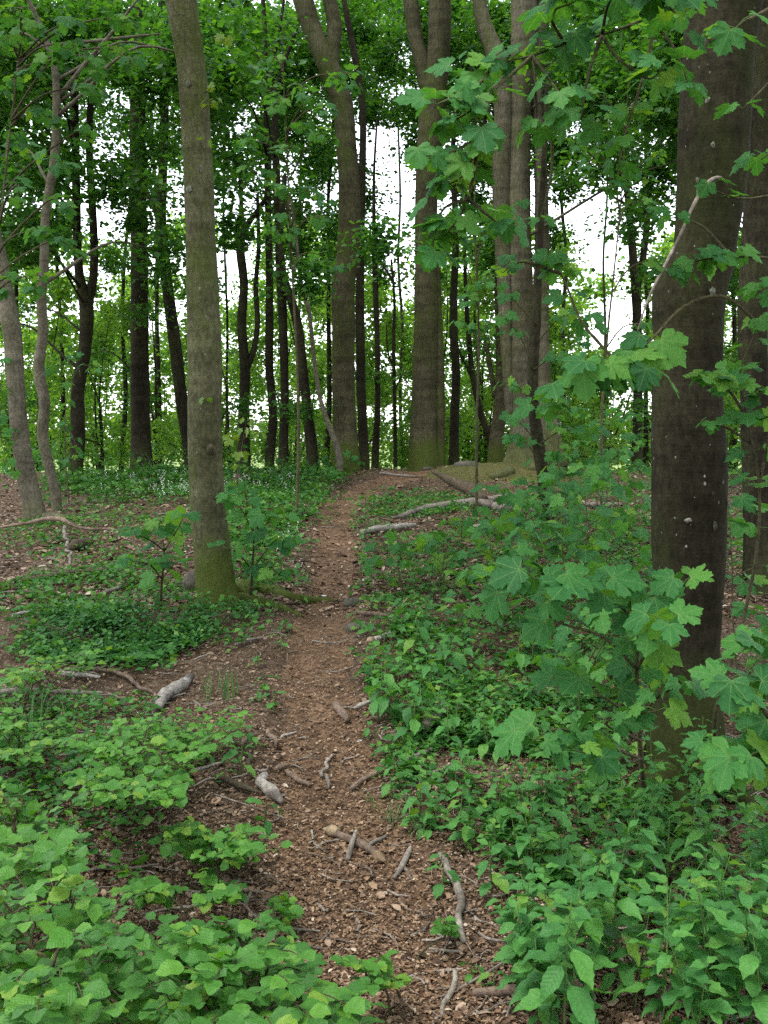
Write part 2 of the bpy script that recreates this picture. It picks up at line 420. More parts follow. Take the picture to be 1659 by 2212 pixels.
def catmull(pts, n):
    pts = np.asarray(pts, float)
    if len(pts) < 3:
        t = np.linspace(0, 1, n)[:, None]
        return pts[0] * (1 - t) + pts[-1] * t
    seg = np.linalg.norm(np.diff(pts[:, :3], axis=0), axis=1) + 1e-6
    u = np.concatenate([[0], np.cumsum(seg)])
    m = np.gradient(pts, u, axis=0)
    s = np.linspace(0, u[-1], n)
    i = np.clip(np.searchsorted(u, s, 'right') - 1, 0, len(pts) - 2)
    h = seg[i][:, None]
    t = ((s - u[i]) / seg[i])[:, None]
    return ((2 * t ** 3 - 3 * t ** 2 + 1) * pts[i] + (t ** 3 - 2 * t ** 2 + t) * h * m[i]
            + (3 * t ** 2 - 2 * t ** 3) * pts[i + 1] + (t ** 3 - t ** 2) * h * m[i + 1])
def tube(pts, rad, seg=10, rings=None, rough=0.06, seed=0, flare=None, nfreq=3.0, cap=True):
    """bent, uneven round rod: returns verts, quads"""
    pr = np.column_stack([np.asarray(pts, float), np.asarray(rad, float)])
    L = np.linalg.norm(np.diff(pr[:, :3], axis=0), axis=1).sum()
    if rings is None: rings = max(4, min(60, int(L / 0.08)))
    q = catmull(pr, rings)
    c, r = q[:, :3], np.maximum(q[:, 3], 0.0004)
    T = np.gradient(c, axis=0)
    T /= np.linalg.norm(T, axis=1)[:, None] + 1e-9
    ref = np.array([1.0, 0, 0]) if abs(T[0][0]) < 0.8 else np.array([0, 1.0, 0])
    X = np.cross(T, np.cross(ref[None], T)); X /= np.linalg.norm(X, axis=1)[:, None] + 1e-9
    Yv = np.cross(T, X)
    th = np.linspace(0, 2 * math.pi, seg, endpoint=False)
    circ = np.cos(th)[None, :, None] * X[:, None] + np.sin(th)[None, :, None] * Yv[:, None]
    rr = np.repeat(r[:, None], seg, 1)
    base = c[:, None] + circ * rr[..., None]
    nz = vnoise((base * (nfreq / max(r.mean(), 0.004) * 0.12)).reshape(-1, 3), seed).reshape(rings, seg)
    nz2 = vnoise((base * (nfreq / max(r.mean(), 0.004) * 0.45)).reshape(-1, 3), seed + 5).reshape(rings, seg)
    rr = rr * (1 + rough * nz + rough * 0.45 * nz2)
    if flare:
        amp, hh, k, ph = flare
        zz = (c[:, 2] - c[:, 2].min())[:, None]
        lob = 0.55 + 0.45 * np.cos(k * th + ph)[None] + 0.25 * np.cos((k + 2) * th + ph * 2.3)[None]
        rr = rr * (1 + amp * np.exp(-zz / hh) * np.maximum(lob, 0.05))
    V = (c[:, None] + circ * rr[..., None]).reshape(-1, 3)
    i = np.arange(rings - 1)[:, None] * seg; j = np.arange(seg)[None]; j2 = (j + 1) % seg
    Q = np.stack([i + j, i + j2, i + seg + j2, i + seg + j], -1).reshape(-1, 4)
    if cap:
        n0 = len(V)
        V = np.vstack([V, c[:1] - T[:1] * r[0] * 0.15, c[-1:] + T[-1:] * r[-1] * 0.15])
        a = np.arange(seg); b = (a + 1) % seg; e = (rings - 1) * seg
        Q = np.vstack([Q, np.stack([b, a, np.full(seg, n0), np.full(seg, n0)], -1), np.stack([e + a, e + b, np.full(seg, n0 + 1), np.full(seg, n0 + 1)], -1)])
    return V, Q
def fix_q(Q):                            # caps use a repeated index: split into tris
    tri = Q[:, 2] == Q[:, 3]
    q = Q[~tri]
    t = np.vstack([q[:, [0, 1, 2]], q[:, [0, 2, 3]], Q[tri][:, :3]])
    return t
def join(parts):
    V, Fs, n = [], [], 0
    for v, f in parts:
        V.append(v); Fs.append(f + n); n += len(v)
    return np.vstack(V), np.vstack(Fs)
def rod_mesh(name, V, Q, mat):
    return mesh(name, V, fix_q(Q), mat, None, True)

# ---- leaf templates: origin at the base of the stalk, +Y along the leaf, +Z its upper side
def ovate(stations=8, width=0.36, fold=0.25, curl=0.25, tooth=0.07, stalk=0.16, seed=0, tip=1.15):
    r = random.Random(seed)
    V, UV, Fc = [], [], []
    for i in range(stations + 1):
        t = i / stations
        w = width * (math.sin(math.pi * min(1, t ** 0.82)) ** 0.8) if 0 < t < 1 else 0.0
        if t > 0.75: w *= 1 - 0.35 * (t - 0.75) / 0.25
        y = t
        z = -curl * t * t + 0.02 * math.sin(t * 9 + seed)
        for s in (-1, -0.5, 0, 0.5, 1):
            ww = w * (1 + (tooth if i % 2 else -tooth) * (abs(s) == 1))
            yy = y + (0.05 * w / width if abs(s) == 1 and i % 2 else 0)
            wav = 0.035 * math.sin(t * 14 + s * 3 + seed) * (abs(s) == 1)
            V.append((s * ww, stalk + yy, z + abs(s) * w * fold + wav - 0.3 * (abs(s) == 1) * w * fold)); UV.append((s * ww, yy))
    for i in range(stations):
        for k in range(4):
            a = i * 5 + k
            Fc.append((a, a + 1, a + 6, a + 5))
    n = len(V)
    V += [(-0.012, 0, 0), (0.012, 0, 0), (0.01, stalk + 0.02, 0.0), (-0.01, stalk + 0.02, 0.0)]
    UV += [(0, 0)] * 4
    Fc.append((n, n + 1, n + 2, n + 3))
    return np.array(V), np.array(Fc), np.array(UV)
SYC_R = [(0.0, -0.02), (0.10, -0.10), (0.24, -0.16), (0.40, -0.17), (0.44, -0.09), (0.51, -0.03), (0.45, 0.09), (0.54, 0.11), (0.64, 0.20), (0.60, 0.27), (0.71, 0.42),
         (0.60, 0.45), (0.57, 0.54), (0.45, 0.53), (0.27, 0.44), (0.30, 0.55), (0.38, 0.65), (0.28, 0.69), (0.24, 0.80), (0.13, 0.83), (0.0, 1.0)]
def syc_leaf(seed=0, stalk=0.6, pitch=-35, cup=0.18, asym=0.06):
    r = random.Random(seed)
    R = [(x * (1 + asym * r.uniform(-1, 1)), y * (1 + asym * r.uniform(-1, 1))) for x, y in SYC_R]
    Lf = [(-x * (1 + asym * r.uniform(-1, 1)), y * (1 + asym * r.uniform(-1, 1))) for x, y in SYC_R[1:-1]][::-1]
    out = R + Lf
    n = len(out)
    c = (0.0, 0.14)
    pts = [c] + [(c[0] + (x - c[0]) * 0.52, c[1] + (y - c[1]) * 0.52) for x, y in out] + out
    V, UV = [], []
    ph = r.uniform(0, 6)
    for x, y in pts:
        rad = math.hypot(x, y - 0.1); an = math.atan2(x, y)
        z = -cup * rad * rad * 1.4 + 0.05 * rad * math.cos(an * 360 / 45.0) + 0.05 * rad * math.sin(2 * an + ph) + abs(x) * 0.12
        V.append((x, y, z)); UV.append((x, y))
    Fc = []
    for i in range(n):
        j = (i + 1) % n
        Fc.append((0, 1 + j, 1 + i, 1 + i))
        Fc.append((1 + i, 1 + j, 1 + n + j, 1 + n + i))
    V = np.array(V)
    p = math.radians(pitch)
    Rm = np.array([[1, 0, 0], [0, math.cos(p), -math.sin(p)], [0, math.sin(p), math.cos(p)]])
    e = np.array([0, stalk, 0.16 * stalk])
    V = V @ Rm.T + e
    m = len(V)
    st = []
    for t in (0, 0.5, 1):
        q = e * t + np.array([0, 0, 0.12 * stalk * math.sin(math.pi * t)])
        for a in (90, 210, 330):
            st.append(q + 0.011 * np.array([math.cos(math.radians(a)), 0, math.sin(math.radians(a))]))
    for k in (0, 3):
        for a in range(3):
            b = (a + 1) % 3
            Fc.append((m + k + a, m + k + b, m + k + 3 + b, m + k + 3 + a))
    V = np.vstack([V, np.array(st)])
    UV += [(0, 0.3)] * 9
    Fc = np.array(Fc)
    tri = Fc[:, 2] == Fc[:, 3]
    T3 = np.vstack([Fc[tri][:, :3], Fc[~tri][:, [0, 1, 2]], Fc[~tri][:, [0, 2, 3]]])
    return V, T3, np.array(UV)
RH = (np.array([[0, 0, 0], [0.34, 0.42, 0.06], [0, 1, -0.05], [-0.34, 0.42, 0.06]], float), np.array([[0, 1, 2], [0, 2, 3]]), np.array([[0, 0]] * 4))
def frames(d, up_tilt, n):
    """rows X, Y, Z for leaves pointing along d with normals near up + noise"""
    Yv = d / (np.linalg.norm(d, axis=1)[:, None] + 1e-9)
    up = np.array([0, 0, 1.0])[None] + rng.normal(0, up_tilt, (n, 3))
    X = np.cross(Yv, up); X /= np.linalg.norm(X, axis=1)[:, None] + 1e-9
    Z = np.cross(X, Yv)
    return X, Yv, Z
def scatter(tmpl, pos, X, Y, Z, s):
    tv, tf, _ = tmpl
    n = len(pos)
    V = pos[:, None] + s[:, None, None] * (tv[None, :, :1] * X[:, None] + tv[None, :, 1:2] * Y[:, None] + tv[None, :, 2:] * Z[:, None])
    Fc = tf[None] + (np.arange(n) * len(tv))[:, None, None]
    return V.reshape(-1, 3), Fc.reshape(-1, tf.shape[1])

SYC_V = [syc_leaf(k, 0.55 + 0.15 * (k % 3), -10 - 13 * k, 0.10 + 0.04 * (k % 4)) for k in range(6)]
LEAF = {
    'syc': [mesh('sycamore_leaf', v, f, M['syc'], u, True) for v, f, u in SYC_V],
    'syc_young': [mesh('young_sycamore_leaf', v, f, M['syc_young'], u, True) for v, f, u in SYC_V],
    'shrub': [mesh('shrub_leaf', *ovate(10, 0.41, 0.20, 0.10 + 0.09 * k, 0.06, 0.12, k)[:2], M['shrub'], ovate(10, 0.41, 0.20, 0.10 + 0.09 * k, 0.06, 0.12, k)[2], True) for k in range(5)],
    'herb': [mesh('herb_leaf', *ovate(10, 0.265, 0.28, 0.15 + 0.12 * k, 0.055, 0.2, k + 9)[:2], M['herb'], ovate(10, 0.265, 0.28, 0.15 + 0.12 * k, 0.055, 0.2, k + 9)[2], True) for k in range(5)],
}
def put_leaf(parent, kind, pos, d, size, nrm=None, roll=0.25):
    d = Vector(d).normalized()
    up = Vector(nrm if nrm is not None else (0, 0, 1)) + Vector((random.gauss(0, roll), random.gauss(0, roll), random.gauss(0, roll * 0.5)))
    X = d.cross(up)
    if X.length < 1e-4: X = d.cross(Vector((1, 0, 0)))
    X.normalize()
    Z = X.cross(d)
    m = Matrix(((X.x, d.x, Z.x, 0), (X.y, d.y, Z.y, 0), (X.z, d.z, Z.z, 0), (0, 0, 0, 1)))
    o = bpy.data.objects.new('leaf', random.choice(LEAF[kind]))
    COL.objects.link(o)
    o.parent = parent
    o.matrix_basis = Matrix.Translation(Vector([float(v) for v in pos])) @ m @ Matrix.Scale(float(size), 4)
    return o

ORD = ['first', 'second', 'third', 'fourth', 'fifth', 'sixth', 'seventh', 'eighth', 'ninth', 'tenth', 'eleventh', 'twelfth', 'thirteenth', 'fourteenth', 'fifteenth', 'sixteenth']
ROWS = {1: ['only'], 2: ['front', 'back'], 3: ['front', 'middle', 'back'], 4: ['front', 'second', 'third', 'back'], 5: ['front', 'second', 'third', 'fourth', 'back'], 6: ['front', 'second', 'third', 'fourth', 'fifth', 'back']}
def in_rows(pts, per_row=8):
    """for each point: (row word, place from the left)"""
    n = len(pts)
    nr = max(1, min(6, round(n / per_row)))
    order = sorted(range(n), key=lambda k: pts[k][1])
    out = [None] * n
    for r in range(nr):
        idx = order[r * n // nr:(r + 1) * n // nr]
        idx.sort(key=lambda k: pts[k][0] / pts[k][1])
        for q, k in enumerate(idx): out[k] = (ROWS[nr][r], ORD[q], nr)
    return out

# ================================================================== THE SETTING
def axis(segs):
    out = []
    for a, b, st in segs: out += list(np.arange(a, b, st))
    return np.array(out + [segs[-1][1]])
gx = axis([(-400, -60, 40), (-60, -20, 5), (-20, -8, 0.8), (-8, -3.5, 0.2), (-3.5, 3.5, 0.07), (3.5, 8, 0.2), (8, 20, 0.8), (20, 60, 5), (60, 400, 40)])
gy = axis([(-60, -8, 6), (-8, 1.2, 0.6), (1.2, 7, 0.07), (7, 19, 0.12), (19, 30, 0.5), (30, 60, 2.5), (60, 160, 12), (160, 900, 70)])
XX, YY = np.meshgrid(gx, gy)
ZZ = hgt(XX, YY)
V = np.stack([XX.ravel(), YY.ravel(), ZZ.ravel()], 1)
nx, ny = len(gx), len(gy)
ii = (np.arange(ny - 1)[:, None] * nx + np.arange(nx - 1)[None]).ravel()
obj('ground', mesh('ground', V, np.stack([ii, ii + 1, ii + nx + 1, ii + nx], 1), M['ground'], None, True), kind='structure')
# path: a trodden strip lying on the ground
py_ = np.arange(0.5, 17.6, 0.06)
cu = np.linspace(-1, 1, 15)
cx = np.interp(py_, PC[:, 1], PC[:, 0]); hw = np.interp(py_, PC[:, 1], PC[:, 2])
wl = hw * (1 + 0.22 * n2(py_, 0 * py_, 1.7, 21) + 0.16 * n2(py_, 0 * py_, 6, 22)); wr = hw * (1 + 0.22 * n2(py_, 0 * py_, 1.9, 23) + 0.16 * n2(py_, 0 * py_, 6, 24))
PX = cx[:, None] + np.where(cu[None] < 0, cu[None] * wl[:, None], cu[None] * wr[:, None])
PY = np.repeat(py_[:, None], 15, 1)
# the sheet sits just above the ground and tucks under it at its edges
lift = 0.012 - 0.03 * (np.abs(cu)[None] > 0.95)
PZ = hgt(PX, PY) + lift + 0.006 * n2(PX, PY, 14, 5)
Vp = np.stack([PX.ravel(), PY.ravel(), PZ.ravel()], 1)
ii = (np.arange(len(py_) - 1)[:, None] * 15 + np.arange(14)[None]).ravel()
obj('path', mesh('path', Vp, np.stack([ii, ii + 1, ii + 16, ii + 15], 1), M['path'], None, True), kind='structure')

# moss sheet over the mound at the crest
ang = np.linspace(0, 2 * math.pi, 60, endpoint=False); rad_ = np.linspace(0, 1, 16)
MX = 2.0 + rad_[:, None] * np.cos(ang)[None] * 1.55 * (1 + 0.15 * n2(np.cos(ang), np.sin(ang), 2, 31))[None]
MY = 16.5 + rad_[:, None] * np.sin(ang)[None] * 1.25 * (1 + 0.15 * n2(np.cos(ang), np.sin(ang), 2, 32))[None]
MZ = hgt(MX, MY) + 0.03 - 0.05 * (rad_[:, None] ** 8) + 0.015 * n2(MX, MY, 5, 8)
i = np.arange(15)[:, None] * 60; j = np.arange(60)[None]; j2 = (j + 1) % 60
obj('moss', mesh('moss', np.stack([MX.ravel(), MY.ravel(), MZ.ravel()], 1), np.stack([i + j, i + j2, i + 60 + j2, i + 60 + j], -1).reshape(-1, 4), M['moss'], None, True),
    label='yellowish green moss covering the low mound at the crest', cat='moss', kind='stuff')

# dead leaves and mulch as small bent flakes lying on the ground
FL = (np.array([[0, -.55, 0.0], [.30, -.2, 0.10], [.27, .22, 0.13], [0, .6, 0.02], [-.30, .2, 0.12], [-.27, -.22, 0.06]], float), np.array([[0, 1, 5], [1, 2, 4], [1, 4, 5], [2, 3, 4]]), None)
FC = (np.array([[-.5, -.3, 0.0], [.5, -.35, 0.08], [.6, .3, 0.0], [-.4, .35, 0.12]], float), np.array([[0, 1, 2], [0, 2, 3]]), None)
def near_points(n, y0, y1, power, xspan=0.46):
    u = rng.random(n)
    y = (y0 ** (1 - power) + u * (y1 ** (1 - power) - y0 ** (1 - power))) ** (1 / (1 - power))
    x = (rng.random(n) * 2 - 1) * (y * xspan + 0.5)
    return x, y
def flakes(n, y0, y1, size, on_path, tilt, asp, power=1.6, tm=None):
    x, y = near_points(n, y0, y1, power)
    pm = path_mask(x, y)
    keep = rng.random(n) < (pm if on_path is True else 1 - 0.66 * pm if on_path is False else on_path + pm * 0)
    x, y = x[keep], y[keep]
    n = len(x)
    z = hgt(x, y) + (0.006 + 0.010 * pm[keep]) + rng.random(n) * 0.012
    a = rng.random(n) * 6.283
    d = np.stack([np.cos(a), np.sin(a), rng.normal(0, tilt * .7, n)], 1)
    X, Yv, Z = frames(d, tilt, n)
    s = size * rng.lognormal(0, 0.45, n)
    X = X * (asp * rng.lognormal(0, .4, n))[:, None]
    return scatter(tm or FL, np.stack([x, y, z], 1), X, Yv, Z, s)
Va = flakes(170000, 1.7, 9.0, 0.0115, False, 0.4, 0.9, 1.5)
Vb = flakes(70000, 7.5, 18.5, 0.027, False, 0.4, 0.9, 1.4)
V, Fc = join([Va, Vb])
obj('leaf_litter', mesh('leaf_litter', V, Fc, M['litter']), label='brown and tan dead leaves strewn over the forest floor', cat='leaf litter', kind='stuff')
V1 = flakes(190000, 1.7, 17.5, 0.0082, True, 0.35, 0.8, 1.7, FC)
V2 = flakes(5000, 1.7, 17.5, 0.015, True, 0.3, 0.6, 1.5)
V3 = flakes(150000, 1.7, 9, 0.0080, 0.8, 0.35, 0.8, 1.7, FC)
V4 = flakes(9000, 1.7, 14, 0.018, 0.9, 0.25, 0.16, 1.6, FC)
V, Fc = join([V1, V2, V3, V4])
obj('mulch', mesh('mulch', V, Fc, M['mulch']), label='fine reddish brown mulch trodden into the path', cat='mulch', kind='stuff')
# fine twigs
def twigs(n, y0, y1, on_path_w):
    x, y = near_points(n, y0, y1, 1.4)
    pm = path_mask(x, y)
    keep = rng.random(n) < np.where(pm > 0.3, on_path_w, 1)
    x, y = x[keep], y[keep]
    out = []
    for k in range(len(x)):
        a = random.random() * 6.28; l = random.lognormvariate(math.log(0.11), 0.55)
        p = []
        for t in (-.5, 0, .5):
            qx, qy = x[k] + math.cos(a + t * .5) * l * t, y[k] + math.sin(a + t * .5) * l * t
            p.append((qx, qy, 0))
        p = np.array(p)
        p[:, 2] = hgt(p[:, 0], p[:, 1]) + 0.02 + random.random() * 0.008
        r = 0.0015 + 0.0055 * random.random() ** 2.5
        out.append(tube(p, [r, r, r * .6], 4, 3, 0, 0, cap=False))
    return join(out)
V, Q = twigs(2700, 1.8, 17, 0.6)
obj('twig_litter', mesh('twig_litter', V, Q, M['wood_grey'], None, True), label='thin dry twigs scattered over path and forest floor', cat='twigs', kind='stuff')

# ================================================================== TREES
CROWN = {}            # tree object -> list of leaf arrays
TREES = []
def tree(name, label, Y, stems, bark, seg=14, top=None, flare=None, group=None, rough=0.05, seed=0, base_at_ground=True, cat='tree'):
    """stems: list of pixel paths [(px, py, width_px), ...] from the base up; the first is the trunk"""
    first = stems[0]
    b = P(first[0][0], first[0][1], Y)
    bz = gz(b[0], b[1])
    base = np.array([b[0], b[1], bz])
    t = thing(name, base, label, cat, group)
    objs = []
    for k, st in enumerate(stems):
        pts = [P(px, py, Y) for px, py, w in st]
        rad = [w / 2 / F * (Y / ray(px, py)[1]) for px, py, w in st]
        if k > 0:
            for q in range(len(pts)): pts[q] = pts[q] + np.array([0, 0.02 * k, 0])
        if k == 0:
            if pts[0][2] > bz - 0.1:
                pts.insert(0, np.array([pts[0][0], pts[0][1], bz - 0.12])); rad.insert(0, rad[0] * 1.03)
            else:
                pts[0] = np.array([pts[0][0], pts[0][1], bz - 0.12])
        ztop = top if top else None
        if ztop and st[-1][1] < 60:
            d = pts[-1] - pts[-2]; d = d / d[2]
            z0 = pts[-1][2]; p0 = pts[-1].copy(); r0 = rad[-1]
            for f_ in (0.33, 0.66, 1.0):
                dz = (ztop - z0) * f_
                pts.append(p0 + d * dz * (1 - 0.5 * f_) + np.array([0.25 * math.sin(seed + f_ * 5 + k), 0.2 * math.cos(seed * 2 + f_ * 4 + k), 0]) * f_ + np.array([0, 0, dz * 0.5 * f_]))
                pts[-1][2] = z0 + dz
                rad.append(r0 * (1 - 0.8 * f_))
        pts = np.array(pts) - base
        L = np.linalg.norm(np.diff(pts, axis=0), axis=1).sum()
        V, Q = tube(pts, rad, seg, max(8, min(140, int(L / 0.09))), rough, seed * 7 + k, flare if k == 0 else None, 3.0)
        o = obj('trunk' if k == 0 else 'stem', rod_mesh('trunk', V, Q, bark), t)
        objs.append(o)
    TREES.append(dict(t=t, base=base, x=base[0], y=base[1], pts=pts, Y=Y, leaves=[], bark=bark, nb=0,
                      path=[P(px, py, Y) for px, py, w in stems[0]]))
    return t

beech = tree('beech_tree', 'smooth olive grey trunk with mossy root flare standing at the left edge of the path', 7.65,
     [[(470, 1325, 88), (462, 1230, 80), (454, 1150, 78), (446, 1050, 75), (442, 930, 73), (443, 800, 74), (438, 640, 70), (433, 500, 65), (426, 320, 63), (414, 150, 62), (391, 0, 66)]],
     M['bark_beech'], 36, 11.0, (0.75, 0.13, 3, 0.6), seed=1, rough=0.035)
TB = TREES[-1]
rt = tree('beech_tree', 'massive dark speckled trunk wrapped by sycamore leaves, torn bark at its foot', 4.55,
     [[(1485, 1725, 176), (1482, 1620, 160), (1478, 1450, 146), (1486, 1300, 142), (1488, 1130, 156), (1490, 1000, 162), (1486, 860, 150), (1488, 740, 148), (1487, 660, 158), (1492, 615, 160), (1518, 565, 138), (1526, 500, 136), (1536, 420, 142), (1543, 260, 146), (1552, 120, 146), (1564, 0, 156)]],
     M['bark_right'], 44, 9.5, (0.65, 0.14, 4, 2.0), seed=2, rough=0.055)
TR = TREES[-1]
tree('sycamore_tree', 'pale lichen-speckled trunk bending out of the frame at the far left', 12.2,
     [[(76, 1128, 52), (70, 1085, 44), (56, 1022, 41), (42, 922, 38), (33, 822, 37), (26, 722, 40), (8, 622, 39), (-12, 540, 44), (-45, 400, 42), (-60, 200, 40), (-60, 50, 38)]],
     M['bark_pale'], 20, 13, (0.18, 0.1, 3, 0.2), seed=3)
tree('sycamore_tree', 'thin twisted pale stem with two slanting side branches in the upper left', 12.9,
     [[(122, 1080, 22), (110, 1022, 22), (92, 942, 23), (96, 872, 24), (84, 797, 24), (92, 722, 22), (90, 637, 21), (95, 575, 20), (100, 450, 19), (117, 350, 19), (122, 240, 17), (117, 140, 15), (95, 75, 12), (62, 0, 10)],
      [(128, 205, 9), (180, 140, 8), (240, 70, 7), (290, 5, 5)], [(130, 215, 8), (185, 175, 7), (236, 135, 5)]], M['bark_pale'], 12, 11, seed=4)
tree('beech_tree', 'dark forked trunk behind the twisted pale stem on the left', 17.0,
     [[(163, 1030, 34), (168, 947, 32), (168, 847, 29), (184, 747, 28), (186, 662, 31), (172, 597, 20), (168, 550, 19), (165, 425, 18), (163, 300, 17), (160, 120, 15), (160, 20, 14)],
      [(188, 662, 22), (201, 597, 19), (203, 550, 18), (199, 450, 17), (192, 290, 15), (205, 120, 13), (215, 20, 12)]], M['bark_dark'], 12, 14, seed=5)
tree('beech_tree', 'straight dark thick trunk standing on the crest left of the olive beech', 18.3,
     [[(306, 1018, 50), (304, 940, 43), (302, 800, 40), (300, 500, 36), (297, 300, 34), (298, 100, 33), (297, 0, 32)]], M['bark_dark'], 16, 17, (0.3, 0.2, 3, 0), seed=6)
tree('beech_tree', 'dark leaning trunk forking half hidden behind the olive beech', 18.8,
     [[(412, 985, 30), (396, 890, 28), (376, 730, 27), (362, 620, 25), (350, 520, 23), (352, 350, 20), (356, 200, 18), (350, 40, 16)],
      [(352, 500, 10), (332, 450, 9), (312, 395, 8), (306, 300, 6)]], M['bark_dark'], 12, 15, seed=7)
tree('beech_tree', 'dark trunk with a tall side stem right of the olive beech', 18.4,
     [[(527, 1000, 29), (527, 897, 23), (529, 797, 22), (522, 697, 20), (527, 622, 19), (526, 500, 17), (545, 470, 12), (568, 438, 10), (585, 300, 8)],
      [(531, 800, 15), (546, 762, 13), (556, 697, 12), (552, 622, 11), (558, 540, 9), (556, 420, 7)],
      [(525, 505, 10), (520, 430, 9), (515, 300, 8)]], M['bark_dark'], 12, 13, seed=8)
tree('beech_tree', 'slim straight dark trunk, first of the three close together mid-left', 18.5,
     [[(582, 1000, 22), (590, 897, 19), (582, 797, 18), (582, 697, 18), (582, 597, 16), (580, 500, 15), (577, 350, 13), (574, 200, 12), (570, 30, 10)]], M['bark_dark'], 10, 13, seed=9)
tree('beech_tree', 'slim dark trunk in the middle of the three close together mid-left', 18.0,
     [[(612, 1003, 22), (615, 847, 18), (612, 722, 19), (607, 600, 21), (603, 500, 19), (598, 400, 17), (594, 275, 15), (592, 200, 13)],
      [(593, 240, 11), (586, 150, 10), (604, 60, 8), (610, 20, 7)], [(592, 205, 9), (612, 140, 8), (640, 60, 7), (650, 20, 6)], [(591, 200, 8), (560, 140, 6), (545, 70, 5)]], M['bark_dark'], 12, 12, seed=10)
tree('beech_tree', 'dark trunk leaning left, last of the three close together mid-left', 17.8,
     [[(676, 1008, 28), (665, 897, 22), (651, 772, 22), (642, 697, 20), (630, 652, 19), (613, 600, 17), (606, 520, 14), (615, 380, 11)]], M['bark_dark'], 12, 12, seed=11)
tree('sycamore_tree', 'thin pale sapling trunk leaning against the thick central trunk', 16.4,
     [[(733, 985, 14), (715, 930, 12), (696, 877, 10), (678, 772, 9), (667, 672, 9), (648, 597, 8), (640, 520, 7), (628, 430, 5)]], M['bark_pale'], 8, None, seed=12)
tree('beech_tree', 'thick brown central trunk bending left and forking near the top', 17.2,
     [[(746, 985, 60), (745, 930, 52), (742, 847, 50), (742, 697, 50), (741, 620, 50), (752, 540, 50), (755, 450, 48), (747, 300, 44), (738, 220, 46), (712, 150, 46), (678, 75, 42), (655, 0, 44)],
      [(724, 185, 32), (718, 120, 31), (722, 50, 32), (712, 0, 30)]], M['bark_mid'], 18, 16, (0.25, 0.2, 4, 1), seed=13)
tree('beech_tree', 'dark narrow trunk close behind the thick central trunk', 17.9,
     [[(787, 1012, 24), (780, 847, 20), (778, 722, 20), (778, 597, 18), (782, 400, 16), (780, 200, 14), (762, 100, 14), (745, 10, 12)]], M['bark_dark'], 10, 14, seed=14)
tree('beech_tree', 'thin dark trunk between the central trunk and the seamed double trunk', 19.0,
     [[(810, 1005, 17), (815, 897, 13), (815, 747, 11), (812, 650, 12), (808, 500, 9), (808, 375, 6), (815, 250, 4)]], M['bark_dark'], 8, None, seed=15)
tree('beech_tree', 'spindly dark stem just left of the seamed double trunk', 19.5,
     [[(854, 1005, 9), (852, 847, 8), (850, 747, 8), (852, 650, 6), (845, 560, 5)], [(852, 800, 4), (838, 760, 4), (835, 700, 3)]], M['bark_dark'], 8, None, seed=16)
tree('beech_tree', 'seamed mossy double trunk at the end of the path, forking high up', 17.6,
     [[(917, 1012, 66), (915, 960, 60), (917, 850, 56), (920, 700, 52), (920, 560, 48), (922, 400, 50), (932, 250, 54), (946, 130, 50), (950, 50, 48), (950, 0, 48)],
      [(925, 200, 34), (912, 140, 33), (897, 75, 32), (887, 0, 34)],
      [(948, 1018, 30), (948, 900, 28), (947, 760, 24), (943, 620, 20), (938, 480, 16), (934, 380, 12)]], M['bark_mid'], 18, 17, (0.3, 0.2, 4, 0.4), seed=17)
tree('beech_tree', 'slender dark trunk in the gap right of the seamed double trunk', 18.4,
     [[(980, 1003, 22), (982, 897, 20), (985, 797, 18), (980, 722, 19), (980, 647, 17), (985, 500, 14), (978, 350, 11), (985, 200, 9)]], M['bark_dark'], 10, None, seed=18)
tree('beech_tree', 'thin dark trunk curving up left from beside the buttressed clump', 18.6,
     [[(1064, 985, 20), (1058, 947, 16), (1040, 897, 14), (1023, 822, 13), (1012, 722, 11), (1007, 647, 9), (1003, 520, 7)], [(1030, 850, 7), (1008, 790, 6), (992, 760, 5), (985, 720, 4)]], M['bark_dark'], 10, None, seed=19)
tree('beech_tree', 'grey trunk half hidden on the left side of the buttressed clump', 18.2,
     [[(1070, 995, 36), (1075, 930, 30), (1082, 850, 26), (1082, 740, 24), (1078, 600, 22), (1075, 450, 22), (1072, 300, 20)], [(1070, 860, 12), (1060, 800, 11), (1050, 740, 10)]], M['bark_mid'], 12, None, seed=20)
tree('beech_tree', 'pale buttressed multi-stemmed trunk with spreading roots beside the mossy mound', 16.8,
     [[(1128, 1022, 80), (1126, 985, 58), (1128, 900, 48), (1128, 760, 48), (1126, 600, 50), (1122, 450, 48), (1124, 250, 48), (1130, 100, 54), (1132, 0, 56)],
      [(1105, 900, 26), (1096, 760, 28), (1090, 600, 34), (1084, 400, 40), (1088, 220, 44), (1072, 120, 42), (1047, 55, 34), (1035, 0, 30)],
      [(1200, 1010, 60), (1182, 930, 52), (1174, 860, 44), (1170, 722, 34), (1172, 560, 32), (1170, 400, 29), (1162, 200, 26), (1170, 50, 25)]], M['bark_buttress'], 24, 16, (0.95, 0.28, 5, 2.2), seed=21)
TS = TREES[-1]
tree('sycamore_tree', 'dark leaf-wrapped sapling trunk in front of the buttressed clump', 10.2,
     [[(1192, 1175, 20), (1180, 1090, 24), (1172, 1020, 27), (1163, 960, 27), (1153, 880, 25), (1151, 800, 24), (1158, 700, 22), (1162, 600, 19), (1168, 480, 15), (1176, 330, 11), (1182, 180, 8)]], M['bark_dark'], 14, None, seed=22)
TSY = TREES[-1]
